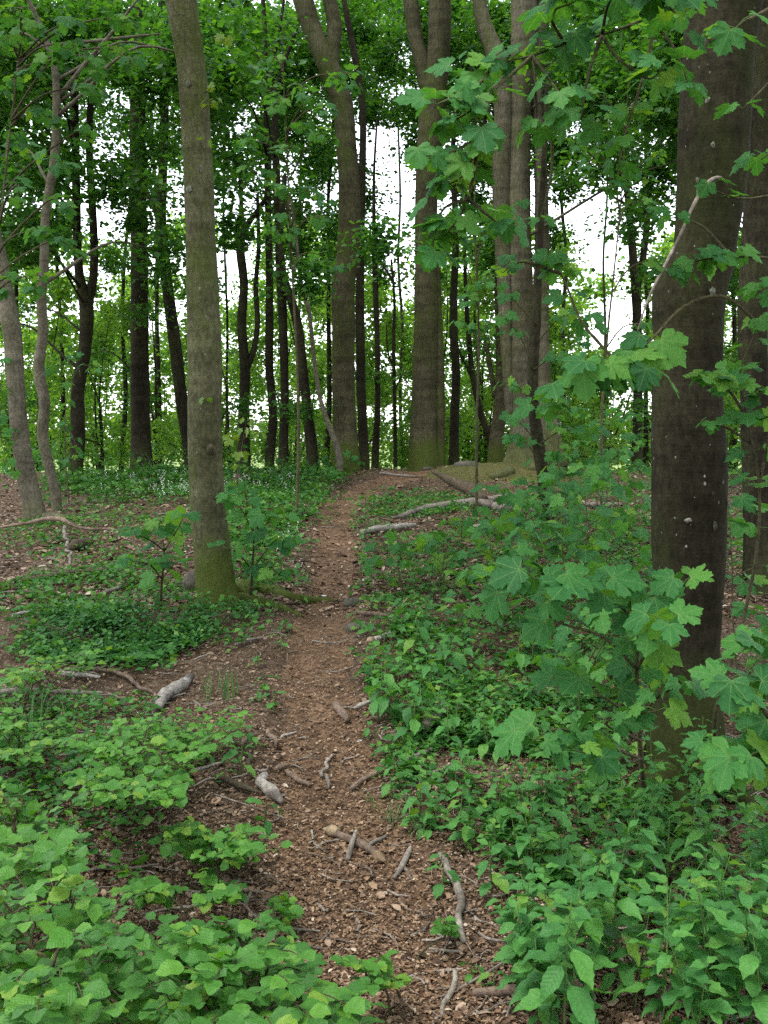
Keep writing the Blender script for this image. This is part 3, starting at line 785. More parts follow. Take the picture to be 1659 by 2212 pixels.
tree('beech_tree', 'dark trunk in the bright gap left of the massive right trunk', 20.0,
     [[(1376, 985, 24), (1378, 872, 21), (1376, 760, 20), (1375, 647, 21), (1367, 550, 19), (1362, 490, 16), (1352, 380, 13), (1345, 250, 11), (1350, 60, 9)],
      [(1376, 640, 12), (1394, 525, 15), (1405, 400, 13), (1428, 300, 11), (1440, 150, 9)]], M['bark_dark'], 10, 13, seed=23)
tree('beech_tree', 'grey trunk partly cut off at the right edge behind the massive trunk', 8.2,
     [[(1640, 1290, 74), (1640, 1150, 66), (1632, 900, 62), (1626, 700, 62), (1634, 500, 60), (1645, 300, 58), (1655, 100, 50), (1660, 0, 50)]], M['bark_dark'], 18, 10, seed=24)
# further slender trees beyond the crest
ORD2 = ORD + ['seventeenth', 'eighteenth', 'nineteenth', 'twentieth', 'twenty-first', 'twenty-second', 'twenty-third', 'twenty-fourth']
far_px = [(30, 22.5, 12), (135, 24, 11), (262, 24, 11), (345, 26, 12), (497, 24, 7), (640, 28, 8), (705, 24, 12), (870, 28, 8), (1035, 24, 8),
          (1220, 27, 11), (1305, 30, 7), (1395, 24, 11), (1585, 24, 13), (-60, 22, 18), (1720, 23, 18)]
for k, (px, Y, w) in enumerate(far_px):
    rr = random.Random(k)
    lean = rr.uniform(-30, 30)
    pts = [(px, 1030, w * 1.2)] + [(px + lean * (1 - y_ / 1000) + rr.uniform(-6, 6), y_, w * (0.35 + 0.65 * y_ / 1000)) for y_ in (850, 700, 560, 430, 300, 170, 40)]
    tree('slender_tree', f'slender dark tree beyond the crest, {ORD2[sorted(q[0] for q in far_px).index(px)]} from the left', Y, [pts], M['bark_dark'], 8, None, group='slender trees beyond the crest', seed=40 + k)

# parts of the near trees -------------------------------------------------
def on_trunk(T, px, py, Y):
    """a point on the camera side of the trunk surface"""
    return P(px, py, Y)
def patch(parent, base, name, mat, px, py, Y, r, w_px, h_px, cx_px, seed, bulge=0.006):
    """ragged thin plate lying on a round trunk of radius r (axis at pixel cx_px)"""
    ax = P(cx_px, py, Y)
    n = 18
    V, Q = [], []
    rr = random.Random(seed)
    ths = [k / n * 2 * math.pi for k in range(n)]
    jag = [1 + rr.uniform(-0.28, 0.28) for _ in ths]
    for ring in (0.0, 0.45, 0.8, 1.0):
        for th, jg in zip(ths, jag):
            qx = px + math.cos(th) * w_px / 2 * ring * jg
            qy = py + math.sin(th) * h_px / 2 * ring * jg
            s = (qx - cx_px) / F * Y
            s = max(-r * .97, min(r * .97, s))
            dpt = P(cx_px, qy, Y)
            off = r + bulge * (1.2 - ring * 1.6) + rr.uniform(-.25, .25) * bulge
            a = math.asin(s / r)
            V.append((ax[0] + math.sin(a) * off, ax[1] - math.cos(a) * off, dpt[2]))
    for i in range(3):
        for k in range(n):
            Q.append((i * n + k, i * n + (k + 1) % n, (i + 1) * n + (k + 1) % n, (i + 1) * n + k))
    return obj(name, mesh(name, np.array(V) - base, np.array(Q), mat, None, True), parent)
for k, (px, py, w, h_, cx_, r) in enumerate([(1512, 642, 12, 18, 1500, .175), (1565, 1085, 9, 20, 1491, .178), (1462, 1118, 14, 10, 1490, .175), (1488, 405, 6, 12, 1534, .160),
                                             (1506, 240, 9, 12, 1541, .165), (1516, 334, 8, 13, 1538, .162), (1520, 1130, 10, 22, 1490, .175), (1540, 1040, 7, 9, 1491, .178), (1455, 1600, 7, 8, 1482, .175)]):
    patch(rt, TR['base'], 'lichen_patch', M['lichen'], px, py, 4.55, r, w, h_, cx_, k, 0.004)
for k, (px, py, w, h_) in enumerate([(1448, 1655, 12, 90), (1462, 1648, 14, 70), (1475, 1660, 10, 84), (1487, 1640, 9, 60), (1499, 1642, 12, 70), (1510, 1655, 8, 60)]):
    patch(rt, TR['base'], 'torn_bark_strip', M['wood_torn'], px, py, 4.55, .181, w, h_, 1482, 50 + k, 0.005)
for k, (px, py, w, h_) in enumerate([(413, 192, 12, 16), (440, 372, 10, 14), (414, 415, 13, 15), (430, 215, 6, 6), (402, 45, 5, 7)]):
    cx_ = float(np.interp(py, [0, 150, 320, 500, 640, 800], [391, 414, 426, 433, 438, 443]))
    patch(beech, TB['base'], 'lichen_patch', M['lichen'], px, py, 7.65, 0.122, w, h_, cx_, 70 + k, 0.003)
# knot and roots on the left beech
kp = P(455, 968, 7.52)
V, Q = tube([kp + np.array([0, .06, -.02]), kp, kp + np.array([0.01, -.035, .02])], [0.045, 0.036, 0.02], 12, 8, 0.2, 3)
obj('knot', rod_mesh('knot', V - TB['base'], Q, M['wood_dark']), beech)
def root(parent, base, pix, rads, mat, seed=0, sink=0.2):
    pts = []
    for (px, py), r in zip(pix, rads):
        g = ground(px, py); pts.append(g + np.array([0, 0, r * (0.55 - sink)]))
    V, Q = tube(pts, rads, 12, 24, 0.16, seed)
    return obj('root', rod_mesh('root', V - base, Q, mat), parent)
root(beech, TB['base'], [(500, 1300), (545, 1278), (580, 1282), (640, 1296), (700, 1302), (750, 1300)], [0.10, 0.075, 0.055, 0.042, 0.03, 0.012], M['bark_beech'], 1)
root(beech, TB['base'], [(515, 1300), (560, 1305), (610, 1318), (652, 1335)], [0.06, 0.045, 0.035, 0.02], M['bark_beech'], 2)
root(beech, TB['base'], [(440, 1315), (420, 1320), (395, 1318), (350, 1322)], [0.06, 0.045, 0.03, 0.015], M['bark_beech'], 3)
root(rt, TR['base'], [(1440, 1700), (1405, 1722), (1370, 1735), (1330, 1740)], [0.09, 0.06, 0.04, 0.02], M['bark_right'], 11)
root(rt, TR['base'], [(1490, 1740), (1480, 1775), (1450, 1800)], [0.09, 0.06, 0.03], M['bark_right'], 12)
root(rt, TR['base'], [(1540, 1710), (1580, 1725), (1620, 1745)], [0.09, 0.06, 0.03], M['bark_right'], 13)
for pix in ([(1145, 1018), (1190, 1020), (1240, 1026), (1290, 1034)], [(1210, 1010), (1240, 1012), (1262, 1018)], [(1100, 1024), (1085, 1030), (1062, 1036)]):
    root(TS['t'], TS['base'], pix, [0.10, 0.08, 0.06, 0.03][:len(pix)], M['bark_buttress'], len(pix), 0.1)
root([q for q in TREES if abs(q['Y'] - 12.2) < .01][0]['t'], [q for q in TREES if abs(q['Y'] - 12.2) < .01][0]['base'], [(90, 1126), (120, 1122), (150, 1126), (185, 1130)], [0.09, 0.06, 0.04, 0.02], M['bark_pale'], 9)
# dead pale branch arching off the massive right trunk
bp = [P(1562, 384, 4.42), P(1545, 384, 4.36), P(1522, 402, 4.28), P(1495, 450, 4.2), P(1466, 515, 4.15), P(1440, 565, 4.12), P(1396, 657, 4.1), P(1375, 724, 4.1)]
V, Q = tube(bp, [0.006, 0.0075, 0.0085, 0.0075, 0.0065, 0.006, 0.0045, 0.0025], 8, 50, 0.16, 4)
obj('dead_branch', rod_mesh('dead_branch', V - TR['base'], Q, M['wood_grey']), rt)

# ---- crowns: flat leafy boughs carried by limbs
def bough(c, rx, ry, rz, n, size, tilt=0.55):
    """leaf positions and frames for a layered, drooping bough"""
    u = rng.normal(0, 0.5, (n, 3))
    k = rng.integers(0, 4, n)                          # four thin tiers
    pos = np.stack([u[:, 0] * rx, u[:, 1] * ry, (k - 1.5) / 1.5 * rz + rng.normal(0, 0.07, n) - 0.25 * rz * (u[:, 0] ** 2 + u[:, 1] ** 2)], 1)
    # clump the leaves along random twigs
    tw = rng.normal(0, 0.55, (max(6, n // 22), 2))
    pick = rng.integers(0, len(tw), n)
    t = rng.random(n)
    pos[:, 0] = tw[pick, 0] * rx * t + rng.normal(0, 0.12, n) * rx
    pos[:, 1] = tw[pick, 1] * ry * t + rng.normal(0, 0.12, n) * ry
    d = rng.normal(0, 1, (n, 3)); d[:, 2] = d[:, 2] * 0.35 - 0.25
    d[:, :2] += pos[:, :2] / max(rx, 0.01) * 0.6
    X, Yv, Z = frames(d, tilt, n)
    return scatter(RH, pos + np.asarray(c), X, Yv, Z, size * rng.uniform(0.65, 1.35, n))
def limb_to(T, c, r=None):
    pth = np.array(T['path'])
    i = int(np.argmin(np.abs(pth[:, 2] - (c[2] - 0.35 * np.hypot(c[0] - T['x'], c[1] - T['y'])))))
    want = c[2] - 0.35 * np.hypot(c[0] - T['x'], c[1] - T['y'])
    zz = pth[:, 2]
    if len(zz) < 2 or not (zz.min() + .8 < want < zz.max() - .1): return
    a = np.array([np.interp(want, zz, pth[:, q]) for q in range(3)])
    L = np.linalg.norm(c - a)
    if L > 3.2 or L < 0.3: return
    mid = (a + c) / 2 + np.array([random.uniform(-.12, .12), random.uniform(-.18, .18), random.uniform(.06, .2)]) * L
    r = r or (0.010 + 0.006 * L)
    V, Q = tube([a, a * .7 + mid * .3, mid, c], [r * 1.3, r, r * .7, r * .25], 6, 12, 0.08, random.randint(0, 99))
    obj('branch', rod_mesh('branch', V - T['base'], Q, T['bark']), T['t'])
def nearest(c, pool, maxd=99):
    k = min(range(len(pool)), key=lambda q: (pool[q]['x'] - c[0]) ** 2 + 0.5 * (pool[q]['y'] - c[1]) ** 2)
    return pool[k]
DENS = [
    [1.0, 1.0, 1.0, 1.0, 1.0, 1.0, 1.0, 1.0, 1.0, 1.0, 1.0, 1.0],
    [1.0, .85, .80, 1.0, 1.0, .95, .85, 1.0, 1.0, 1.0, 1.0, 1.0],
    [.92, .65, .80, .85, .88, .70, .52, .85, .85, .85, .90, .90],
    [.85, .22, .50, .35, .80, .45, .25, .65, .50, .08, .55, .70],
    [.80, .30, .45, .20, .70, .65, .45, .70, .45, .0, .40, .60],
]
pool = [q for q in TREES if q['Y'] > 12 and q['Y'] < 21]
cw, rh_ = 1659 / 12, 125
for r_, row in enumerate(DENS):
    for c_ in range(-1, 13):
        d = row[min(max(c_, 0), 11)]
        nb = -math.log(max(0.02, 1 - 0.97 * d)) * 3.5
        nb = int(nb) + (random.random() < nb - int(nb))
        for k in range(nb):
            px = (c_ + random.random()) * cw; py = (r_ + random.random()) * rh_
            Y = random.uniform(19.2, 26) if random.random() < (0.97 if 4 <= c_ <= 8 else 0.6) else random.uniform(13.5, 18)
            c = P(px, py, Y)
            T = nearest(c, pool)
            sc_ = random.uniform(0.75, 1.2)
            T['leaves'].append(bough(c, 0.95 * sc_, 0.9 * sc_, 0.20, 560, 0.103))
            if random.random() < 0.4: limb_to(T, c)
for k in range(40):
    px = random.uniform(-80, 1740); py = random.uniform(560, 930); Y = random.uniform(16.5, 20.5)
    if 700 < px < 960 and random.random() < .6: continue
    if 1150 < px < 1400 and py < 740: continue
    c = P(px, py, Y)
    T = nearest(c, pool)
    T['leaves'].append(bough(c, 0.75, 0.75, 0.10, 260, 0.085, 0.45))
    if random.random() < 0.6: limb_to(T, c)
# unseen canopy above the frame, added to shade the wood's interior
for k in range(125):
    x, y = random.uniform(-11, 11), random.uniform(3.5, 19.5)
    z = random.uniform(0.42 * y + 3.6, 0.42 * y + 7.5) if y < 16 else random.uniform(10, 15)
    c = np.array([x, y, z])
    T = nearest(c, [q for q in TREES if q['Y'] < 21])
    T['leaves'].append(bough(c, 1.5, 1.5, 0.3, 170, 0.22))
for k in range(170):  # unseen boughs around and behind the camera, added to darken the trunks
    x, y = random.uniform(-13, 13), random.uniform(-15, 7)
    if math.hypot(x + 1.0, y - 2.2) < 3.2: continue  # opening shaped to let sky light onto the foreground leaves
    z = random.uniform(6.0, 10.0)
    if y > 2: z = random.uniform(0.45 * y + 4.2, 9.5)
    T = TR if x > -1 else TB
    T['leaves'].append(bough(np.array([x, y, z]), 1.6, 1.6, 0.35, 190, 0.24))
for T in TREES:
    if T['leaves']:
        V, Fc = join(T['leaves'])
        obj('crown', mesh('crown', V - T['base'], Fc, M['crown']), T['t'], kind='stuff')  # crowns of the near trees hold only the added unseen boughs

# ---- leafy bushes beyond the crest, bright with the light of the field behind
DENSB = [[.80, .35, .55, .30, .78, .75, .50, .78, .55, .0, .45, .68],
         [.92, .85, .82, .80, .88, .92, .88, .90, .85, .25, .80, .90],
         [.95, .94, .88, .90, .92, .94, .92, .94, .94, .93, .95, .95],
         [.97, .95, .95, .94, .92, .95, .95, .95, .97, .95, .97, .97]]
BUSH = {}
for r_, row in enumerate(DENSB):
    for c_ in range(-1, 13):
        d = row[min(max(c_, 0), 11)]
        for layer in (0, 1):
            nb = -math.log(max(0.05, 1 - 0.93 * d)) * (1.3 if layer == 0 else 4.6)
            nb = int(nb) + (random.random() < nb - int(nb))
            for k in range(nb):
                px = (c_ + random.random()) * cw; py = 485 + (r_ + random.random()) * rh_
                Y = random.uniform(21.5, 26) if layer == 0 else random.uniform(29, 39)
                c = P(px, py, Y)
                key = (c_, layer)
                sc_ = random.uniform(0.8, 1.25) * (Y / 24)
                BUSH.setdefault(key, []).append((c, bough(c, 0.75 * sc_, 0.8 * sc_, 0.28, 400, 0.104 * sc_, 0.9)))
for c_ in range(-1, 13):
    for k in range(2):
        Y = random.uniform(20.5, 23.5)
        c = P((c_ + random.random()) * cw, random.uniform(930, 1000), Y)
        c[2] = max(c[2], gz(c[0], c[1]) + random.uniform(.25, .9))
        BUSH.setdefault((c_, 0), []).append((c, bough(c, 0.6, 0.6, 0.35, 330, 0.09, 0.9)))
BK = sorted(BUSH, key=lambda q: (q[1], q[0]))
for (c_, layer) in BK:
    bs = BUSH[(c_, layer)]
    od = ORD[[q[0] for q in BK if q[1] == layer].index(c_)]
    cs = np.array([b[0] for b in bs])
    bx, by = cs[:, 0].mean(), cs[:, 1].mean()
    base = np.array([bx, by, gz(bx, by)])
    t = thing('understorey_bush', base, f'bright leafy bush beyond the crest, {od} from the left in the {("near", "far")[layer]} row', 'bush', 'bushes beyond the crest')
    parts = []
    for c in cs[:: max(1, len(cs) // 5)]:
        parts.append(tube([base + np.array([random.uniform(-.1, .1), 0, -.1]), (base + c) / 2 + np.array([random.uniform(-.4, .4), 0, 0.3]), c], [0.03, 0.018, 0.006], 6, 12, 0.1, random.randint(0, 99)))
    V, Q = join(parts)
    obj('stem', rod_mesh('stem', V - base, Q, M['bark_dark']), t)
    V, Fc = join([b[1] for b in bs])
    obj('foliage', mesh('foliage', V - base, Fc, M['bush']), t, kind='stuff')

# ================================================================== SYCAMORE SAPLINGS AND OVERHANGING SHOOTS
NRM = [None]
LSC = [0.76]
FULL = [1]
def node_leaves(t, base, p, tdir, n_pairs, size, kind, phase, droop=0.0):
    for k in range(n_pairs):
        az = phase + k * 1.57 + random.uniform(-.35, .35)
        for s in (0, math.pi):
            a = az + s + random.uniform(-.25, .25)
            d = np.array([math.cos(a), math.sin(a), random.uniform(-0.1, 0.45) - droop])
            sz = size * LSC[0] * random.uniform(0.6, 1.15) * (1 - 0.10 * k)
            put_leaf(t, kind, p - base, d, sz, NRM[0], 0.3)
def sapling(name, label, rootpt, branches, kind='syc', cat='sapling', group=None, stem_mat=None, size=0.13, r0=0.012):
    """branches: list of (pixel/depth polyline, leaf size, first leafy vertex, pairs per node)"""
    t = thing(name, rootpt, label, cat, group)
    base = np.asarray(rootpt, float)
    for bi, (pl, sz, lf, npairs) in enumerate(branches):
        pts = [np.asarray(q, float) if len(q) == 3 and q[2] is not None and not isinstance(q, tuple) else P(*q) for q in pl]
        rs = np.linspace(r0 if bi == 0 else r0 * .55, 0.0018, len(pts))
        V, Q = tube(pts, rs, 6, max(8, 6 * len(pts)), 0.05, bi)
        obj('stem' if bi == 0 else 'branch', rod_mesh('branch', V - base, Q, stem_mat or M['twig']), t)
        ph = random.random() * 6
        for k in range(lf, len(pts)):
            last = k == len(pts) - 1
            node_leaves(t, base, pts[k], None, npairs + FULL[0] + (1 if last else 0), sz * (1 if not last else 0.92), kind, ph)
            ph += 1.57
            if not last:
                m = (pts[k] + pts[k + 1]) / 2
                if np.linalg.norm(pts[k + 1] - pts[k]) > 0.12:
                    node_leaves(t, base, m, None, 1 + (random.random() < 0.4) * FULL[0], sz, kind, ph)
                    ph += 1.57
    return t
A = np.array
NRM[0] = (-0.1, -0.55, 0.85)     # shoots turn their leaves to the open side of the path
# tall sapling rooted outside the right edge, arching over the view
rp = A([2.55, 4.0, gz(2.55, 4.0)])
def W(*q): return A(q)
sapling('sycamore_sapling', 'sycamore boughs hanging across the upper right in front of the trunks', rp, [
    ([W(2.55, 4.0, rp[2] - .05), W(2.5, 3.95, 1.2), W(2.35, 3.9, 2.6), W(2.1, 3.9, 3.5)], 0.13, 9, 1),
    ([W(2.1, 3.9, 3.5), (1500, 10, 3.7), (1400, 40, 3.6), (1300, 75, 3.5), (1220, 95, 3.5), (1150, 120, 3.4), (1070, 140, 3.4), (1010, 170, 3.4)], 0.125, 2, 1),
    ([(1300, 75, 3.5), (1340, 130, 3.4), (1400, 170, 3.4), (1430, 150, 3.3)], 0.12, 1, 0),
    ([(1220, 95, 3.5), (1190, 30, 3.4), (1240, 5, 3.3)], 0.12, 1, 1),
    ([(1300, 75, 3.5), (1320, 0, 3.4), (1400, -20, 3.3)], 0.12, 1, 1),
    ([(1070, 140, 3.4), (1010, 200, 3.3), (945, 225, 3.25)], 0.13, 1, 0),
    ([(1035, 300, 3.3), (970, 330, 3.25), (915, 345, 3.2)], 0.12, 1, 0),
    ([(1010, 430, 3.35), (960, 450, 3.3), (930, 560, 3.3)], 0.13, 1, 0),
    ([(1010, 430, 3.35), (1060, 470, 3.3), (1085, 490, 3.3)], 0.12, 1, 0),
    ([(1150, 120, 3.4), (1200, 190, 3.35), (1215, 210, 3.3)], 0.12, 1, 0),
    ([(1400, 40, 3.6), (1460, 110, 3.4), (1490, 190, 3.3)], 0.11, 1, 0),
    ([(1500, 10, 3.7), (1450, 20, 3.4), (1420, -10, 3.3)], 0.13, 0, 0),
    ([(1420, 35, 3.6), (1385, 180, 3.5), (1345, 310, 3.5), (1330, 410, 3.5)], 0.09, 1, 1),
    ([(1150, 120, 3.4), (1060, 200, 3.35), (1000, 250, 3.3), (960, 270, 3.3)], 0.12, 1, 1),
    ([(1060, 200, 3.35), (1035, 300, 3.3), (1000, 380, 3.3), (965, 400, 3.25)], 0.125, 1, 1),
    ([(1035, 300, 3.3), (1010, 430, 3.35), (985, 480, 3.3), (960, 510, 3.3)], 0.12, 2, 1),
    ([(1150, 120, 3.4), (1158, 200, 3.4), (1160, 280, 3.4)], 0.14, 2, 0),
    ([(1300, 75, 3.5), (1265, 190, 3.4), (1255, 260, 3.4)], 0.13, 2, 0),
    ([(1190, 250, 3.6), (1190, 380, 3.6), (1165, 480, 3.6)], 0.08, 2, 0),
    ([W(2.1, 3.9, 3.5), (1640, 30, 3.5), (1590, 60, 3.4), (1560, 90, 3.4)], 0.14, 2, 0),
    ([W(2.1, 3.9, 3.5), (1660, 180, 3.7), (1605, 235, 3.7)], 0.12, 2, 0),
    ([W(2.3, 3.9, 2.8), (1700, 300, 3.8), (1645, 345, 3.8)], 0.12, 2, 0),
    ([W(2.35, 3.9, 2.6), (1680, 420, 3.7), (1590, 428, 3.7), (1530, 405, 3.7)], 0.10, 2, 0),
    ([W(2.45, 3.95, 2.2), (1690, 560, 3.7), (1580, 555, 3.6), (1500, 565, 3.6), (1440, 590, 3.6)], 0.12, 2, 1),
    ([(1580, 555, 3.6), (1500, 480, 3.6), (1460, 470, 3.6)], 0.10, 2, 0),
    ([W(2.45, 3.95, 2.2), (1680, 640, 3.7), (1645, 620, 3.7)], 0.12, 1, 0),
], size=0.13)
# sapling by the massive trunk with the leaf fan in mid-air
rp = ground(1560, 1640)
rp2 = P(1560, 1500, rp[1])
sapling('sycamore_sapling', 'sycamore sapling rising right of the massive trunk with a fan of broad leaves', rp, [
    ([W(*(rp - A([0, 0, .05]))), (1559, 1490, 4.05), (1592, 1390, 4.0), (1612, 1310, 4.0), (1634, 1195, 3.95), (1640, 1050, 3.9), (1612, 900, 3.8), (1600, 800, 3.8), (1640, 700, 3.8)], 0.11, 5, 1),
    ([(1640, 700, 3.8), (1560, 640, 3.7), (1480, 660, 3.6), (1400, 740, 3.5), (1340, 790, 3.45), (1290, 815, 3.4), (1240, 830, 3.4)], 0.145, 3, 1),
    ([(1400, 740, 3.5), (1400, 790, 3.45), (1370, 810, 3.4)], 0.15, 1, 0),
    ([(1340, 790, 3.45), (1310, 800, 3.3), (1280, 790, 3.2)], 0.17, 1, 0),
    ([(1240, 830, 3.4), (1200, 850, 3.4), (1185, 880, 3.4)], 0.12, 1, 0),
    ([(1612, 900, 3.8), (1560, 830, 3.7), (1530, 820, 3.65)], 0.11, 1, 1),
    ([(1625, 960, 3.85), (1560, 920, 3.75), (1530, 915, 3.7)], 0.09, 2, 0),
    ([(1640, 1050, 3.9), (1665, 900, 3.8), (1660, 850, 3.7)], 0.12, 1, 1),
    ([(1340, 790, 3.45), (1260, 700, 3.5), (1210, 590, 3.6), (1190, 560, 3.6)], 0.10, 1, 1),
    ([(1210, 590, 3.6), (1110, 570, 3.6), (1085, 590, 3.6)], 0.11, 1, 0),
])
rp = ground(1395, 1725)
sapling('sycamore_sapling', 'broad-leaved sycamore sapling spreading low in front of the massive trunk', rp, [
    ([W(*(rp - A([0, 0, .05]))), (1380, 1560, 3.75), (1376, 1445, 3.6), (1382, 1345, 3.5), (1400, 1270, 3.45)], 0.155, 2, 1),
    ([(1382, 1345, 3.5), (1310, 1290, 3.45), (1240, 1260, 3.4), (1150, 1250, 3.4)], 0.16, 1, 1),
    ([(1376, 1445, 3.6), (1290, 1370, 3.5), (1210, 1345, 3.5), (1120, 1280, 3.5), (1065, 1245, 3.5)], 0.15, 2, 0),
    ([(1382, 1345, 3.5), (1440, 1300, 3.45), (1475, 1260, 3.4)], 0.15, 1, 0),
    ([(1376, 1445, 3.6), (1430, 1350, 3.2), (1435, 1345, 3.1)], 0.17, 2, 0),
    ([(1380, 1560, 3.7), (1430, 1500, 3.4), (1470, 1480, 3.3)], 0.10, 1, 1),
    ([(1380, 1560, 3.7), (1290, 1500, 3.6), (1220, 1470, 3.6)], 0.14, 1, 0),
    ([(1385, 1600, 3.7), (1310, 1560, 3.5), (1420, 1535, 3.3)], 0.12, 1, 0),
    ([(1385, 1640, 3.75), (1280, 1600, 3.4), (1200, 1575, 3.3), (1150, 1600, 3.2)], 0.14, 1, 0),
    ([(1385, 1640, 3.75), (1320, 1640, 3.3), (1240, 1620, 3.2)], 0.13, 1, 0),
])
rp = ground(1700, 1800)
sapling('sycamore_sapling', 'pale broad sycamore leaves reaching in at the lower right edge', rp, [
    ([W(*(rp - A([0, 0, .05]))), (1690, 1700, 3.1), (1680, 1600, 3.0), (1660, 1500, 3.0), (1640, 1400, 3.0)], 0.15, 1, 1),
    ([(1690, 1700, 3.1), (1640, 1630, 2.9), (1610, 1640, 2.8)], 0.16, 1, 0),
    ([(1680, 1600, 3.0), (1620, 1500, 2.9), (1590, 1480, 2.9)], 0.15, 1, 0),
    ([(1690, 1740, 3.1), (1560, 1625, 3.0), (1540, 1610, 2.9)], 0.10, 1, 0),
])
# leaves sprouting along the dark sapling trunk at mid distance (belong to that tree)
for (pl, sz) in [([(1180, 1090), (1160, 1060), (1120, 1040)], .12), ([(1178, 1060), (1215, 1030), (1260, 1020)], .13), ([(1172, 1020), (1140, 960), (1110, 945)], .14), ([(1165, 960), (1215, 930), (1280, 940)], .15),
                 ([(1153, 880), (1125, 840), (1095, 830)], .12), ([(1151, 800), (1120, 720), (1085, 690)], .14), ([(1151, 800), (1200, 770), (1240, 790)], .14), ([(1158, 700), (1100, 640), (1070, 620)], .14),
                 ([(1162, 600), (1210, 560), (1240, 590)], .12), ([(1168, 480), (1130, 440), (1090, 460)], .12), ([(1186, 1120), (1215, 1110), (1250, 1120)], .14), ([(1188, 1150), (1160, 1140), (1130, 1150)], .14), ([(1190, 1165), (1225, 1165), (1265, 1160)], .13),
                 ([(1178, 1060), (1150, 1075), (1110, 1090)], .13), ([(1172, 1020), (1200, 990), (1225, 985)], .13), ([(1163, 960), (1130, 920), (1105, 900)], .12), ([(1153, 880), (1200, 870), (1250, 890)], .14), ([(1180, 1090), (1210, 1075), (1240, 1065)], .13), ([(1160, 740), (1205, 690), (1225, 680)], .12)]:
    pts = [P(a, b, 10.15 - 0.25 * k) for k, (a, b) in enumerate(pl)]
    V, Q = tube(pts, [0.008, 0.005, 0.002], 5, 10, 0.05, 1)
    obj('branch', rod_mesh('branch', V - TSY['base'], Q, M['twig']), TSY['t'])
    for q in pts[1:]:
        node_leaves(TSY['t'], TSY['base'], q, None, 2, sz * 1.15, 'syc', random.random() * 6)
NRM[0] = (0, -0.3, 0.95)
LSC[0] = 0.85
FULL[0] = 0
def sap_auto(label, gp, h_, nb, size, reach, seed=0, kind='syc'):
    r = random.Random(seed)
    g0 = ground(*gp)
    h_ = h_ * 1.25; nb = nb + 2
    br = []
    top = g0 + A([r.uniform(-.15, .15), r.uniform(-.15, .1), h_])
    st = [g0 - A([0, 0, .05]), g0 + (top - g0) * .35 + A([r.uniform(-.05, .05), 0, 0]), g0 + (top - g0) * .7, top]
    br.append((st, size, 2, 0))
    for k in range(nb):
        f_ = 0.3 + 0.6 * k / max(1, nb - 1)
        a = k * 2.4 + r.uniform(-.4, .4)
        p0 = g0 + (top - g0) * f_
        L = reach * (1.1 - .5 * f_) * r.uniform(.75, 1.2)
        d = A([math.cos(a), math.sin(a), 0])
        br.append(([p0, p0 + d * L * .5 + A([0, 0, .10 * L + .04]), p0 + d * L + A([0, 0, .05])], size * r.uniform(.8, 1.15), 1, 0))
    return sapling('sycamore_sapling', label, g0, br, kind, r0=0.007)
LSC[0] = 0.8
for k, (gp, h_, nb, size, reach, lb) in enumerate([
    ((1170, 1300), 0.75, 7, .15, .40, 'bushy sycamore sapling on the slope just left of the massive trunk'),
    ((1290, 1330), 0.85, 8, .16, .42, 'leafy sycamore sapling touching the left flank of the massive trunk'),
    ((1060, 1230), 0.60, 6, .15, .38, 'low sycamore sapling in the middle of the right slope'),
    ((1230, 1210), 0.80, 7, .15, .42, 'sycamore sapling below the dark leaf-wrapped sapling trunk'),
    ((1340, 1180), 0.90, 7, .15, .45, 'sycamore sapling against the right end of the pale fallen log'),
    ((1200, 1120), 1.3, 9, .16, .5, 'taller sycamore sapling hiding the foot of the buttressed clump'),
    ((1310, 1085), 1.0, 7, .15, .5, 'sycamore sapling on the right crest below the bright gap'),
    ((1620, 1230), 1.1, 8, .15, .45, 'sycamore sapling filling the space right of the massive trunk'),
    ((880, 1290), 0.38, 5, .12, .32, 'low broad-leaved sapling right of the upper flat stone'),
    ((960, 1310), 0.42, 6, .13, .34, 'dark spreading sapling low on the slope beside the path'),
    ((1130, 1250), 0.60, 7, .13, .36, 'loose sycamore sapling in the gap between two bushier slope saplings'),
    ((1000, 1290), 0.50, 6, .13, .34, 'dark low sycamore sapling near the litter patch of the right slope'),
    ((1215, 1350), 0.65, 7, .14, .36, 'sycamore sapling downhill of the bushy one left of the massive trunk'),
    ((1310, 1250), 0.75, 7, .14, .38, 'upright sycamore sapling a step left of the massive trunk at mid height'),
    ((1100, 1340), 0.55, 6, .13, .34, 'sycamore sapling standing alone above the bushy plants of the slope'),
    ((1380, 1420), 0.70, 8, .14, .36, 'sycamore sapling pressed against the shaded side of the massive trunk'),
    ((1150, 1400), 0.60, 7, .14, .36, 'loose sycamore sapling standing mid-slope among the bushy plants'),
    ((1330, 1560), 0.60, 7, .14, .34, 'sycamore sapling beside the knee-high stem of the broad-leaved sapling'),
    ((1600, 1500), 0.90, 9, .14, .40, 'dense sycamore sapling behind the lower right edge leaves'),
    ((1420, 1090), 1.0, 8, .15, .5, 'far sycamore sapling seen just left of the massive trunk'),
    ((1290, 1055), 0.9, 8, .15, .5, 'sycamore sapling on the crest right of the spreading roots'),
    ((1080, 1420), 0.45, 6, .13, .32, 'small sycamore sapling among the bushy plants of the slope'),
    ((1250, 1560), 0.55, 7, .13, .32, 'dark sycamore sapling in the shade left of the massive trunk foot')]):
    sap_auto(lb, gp, h_, nb, size, reach, k)
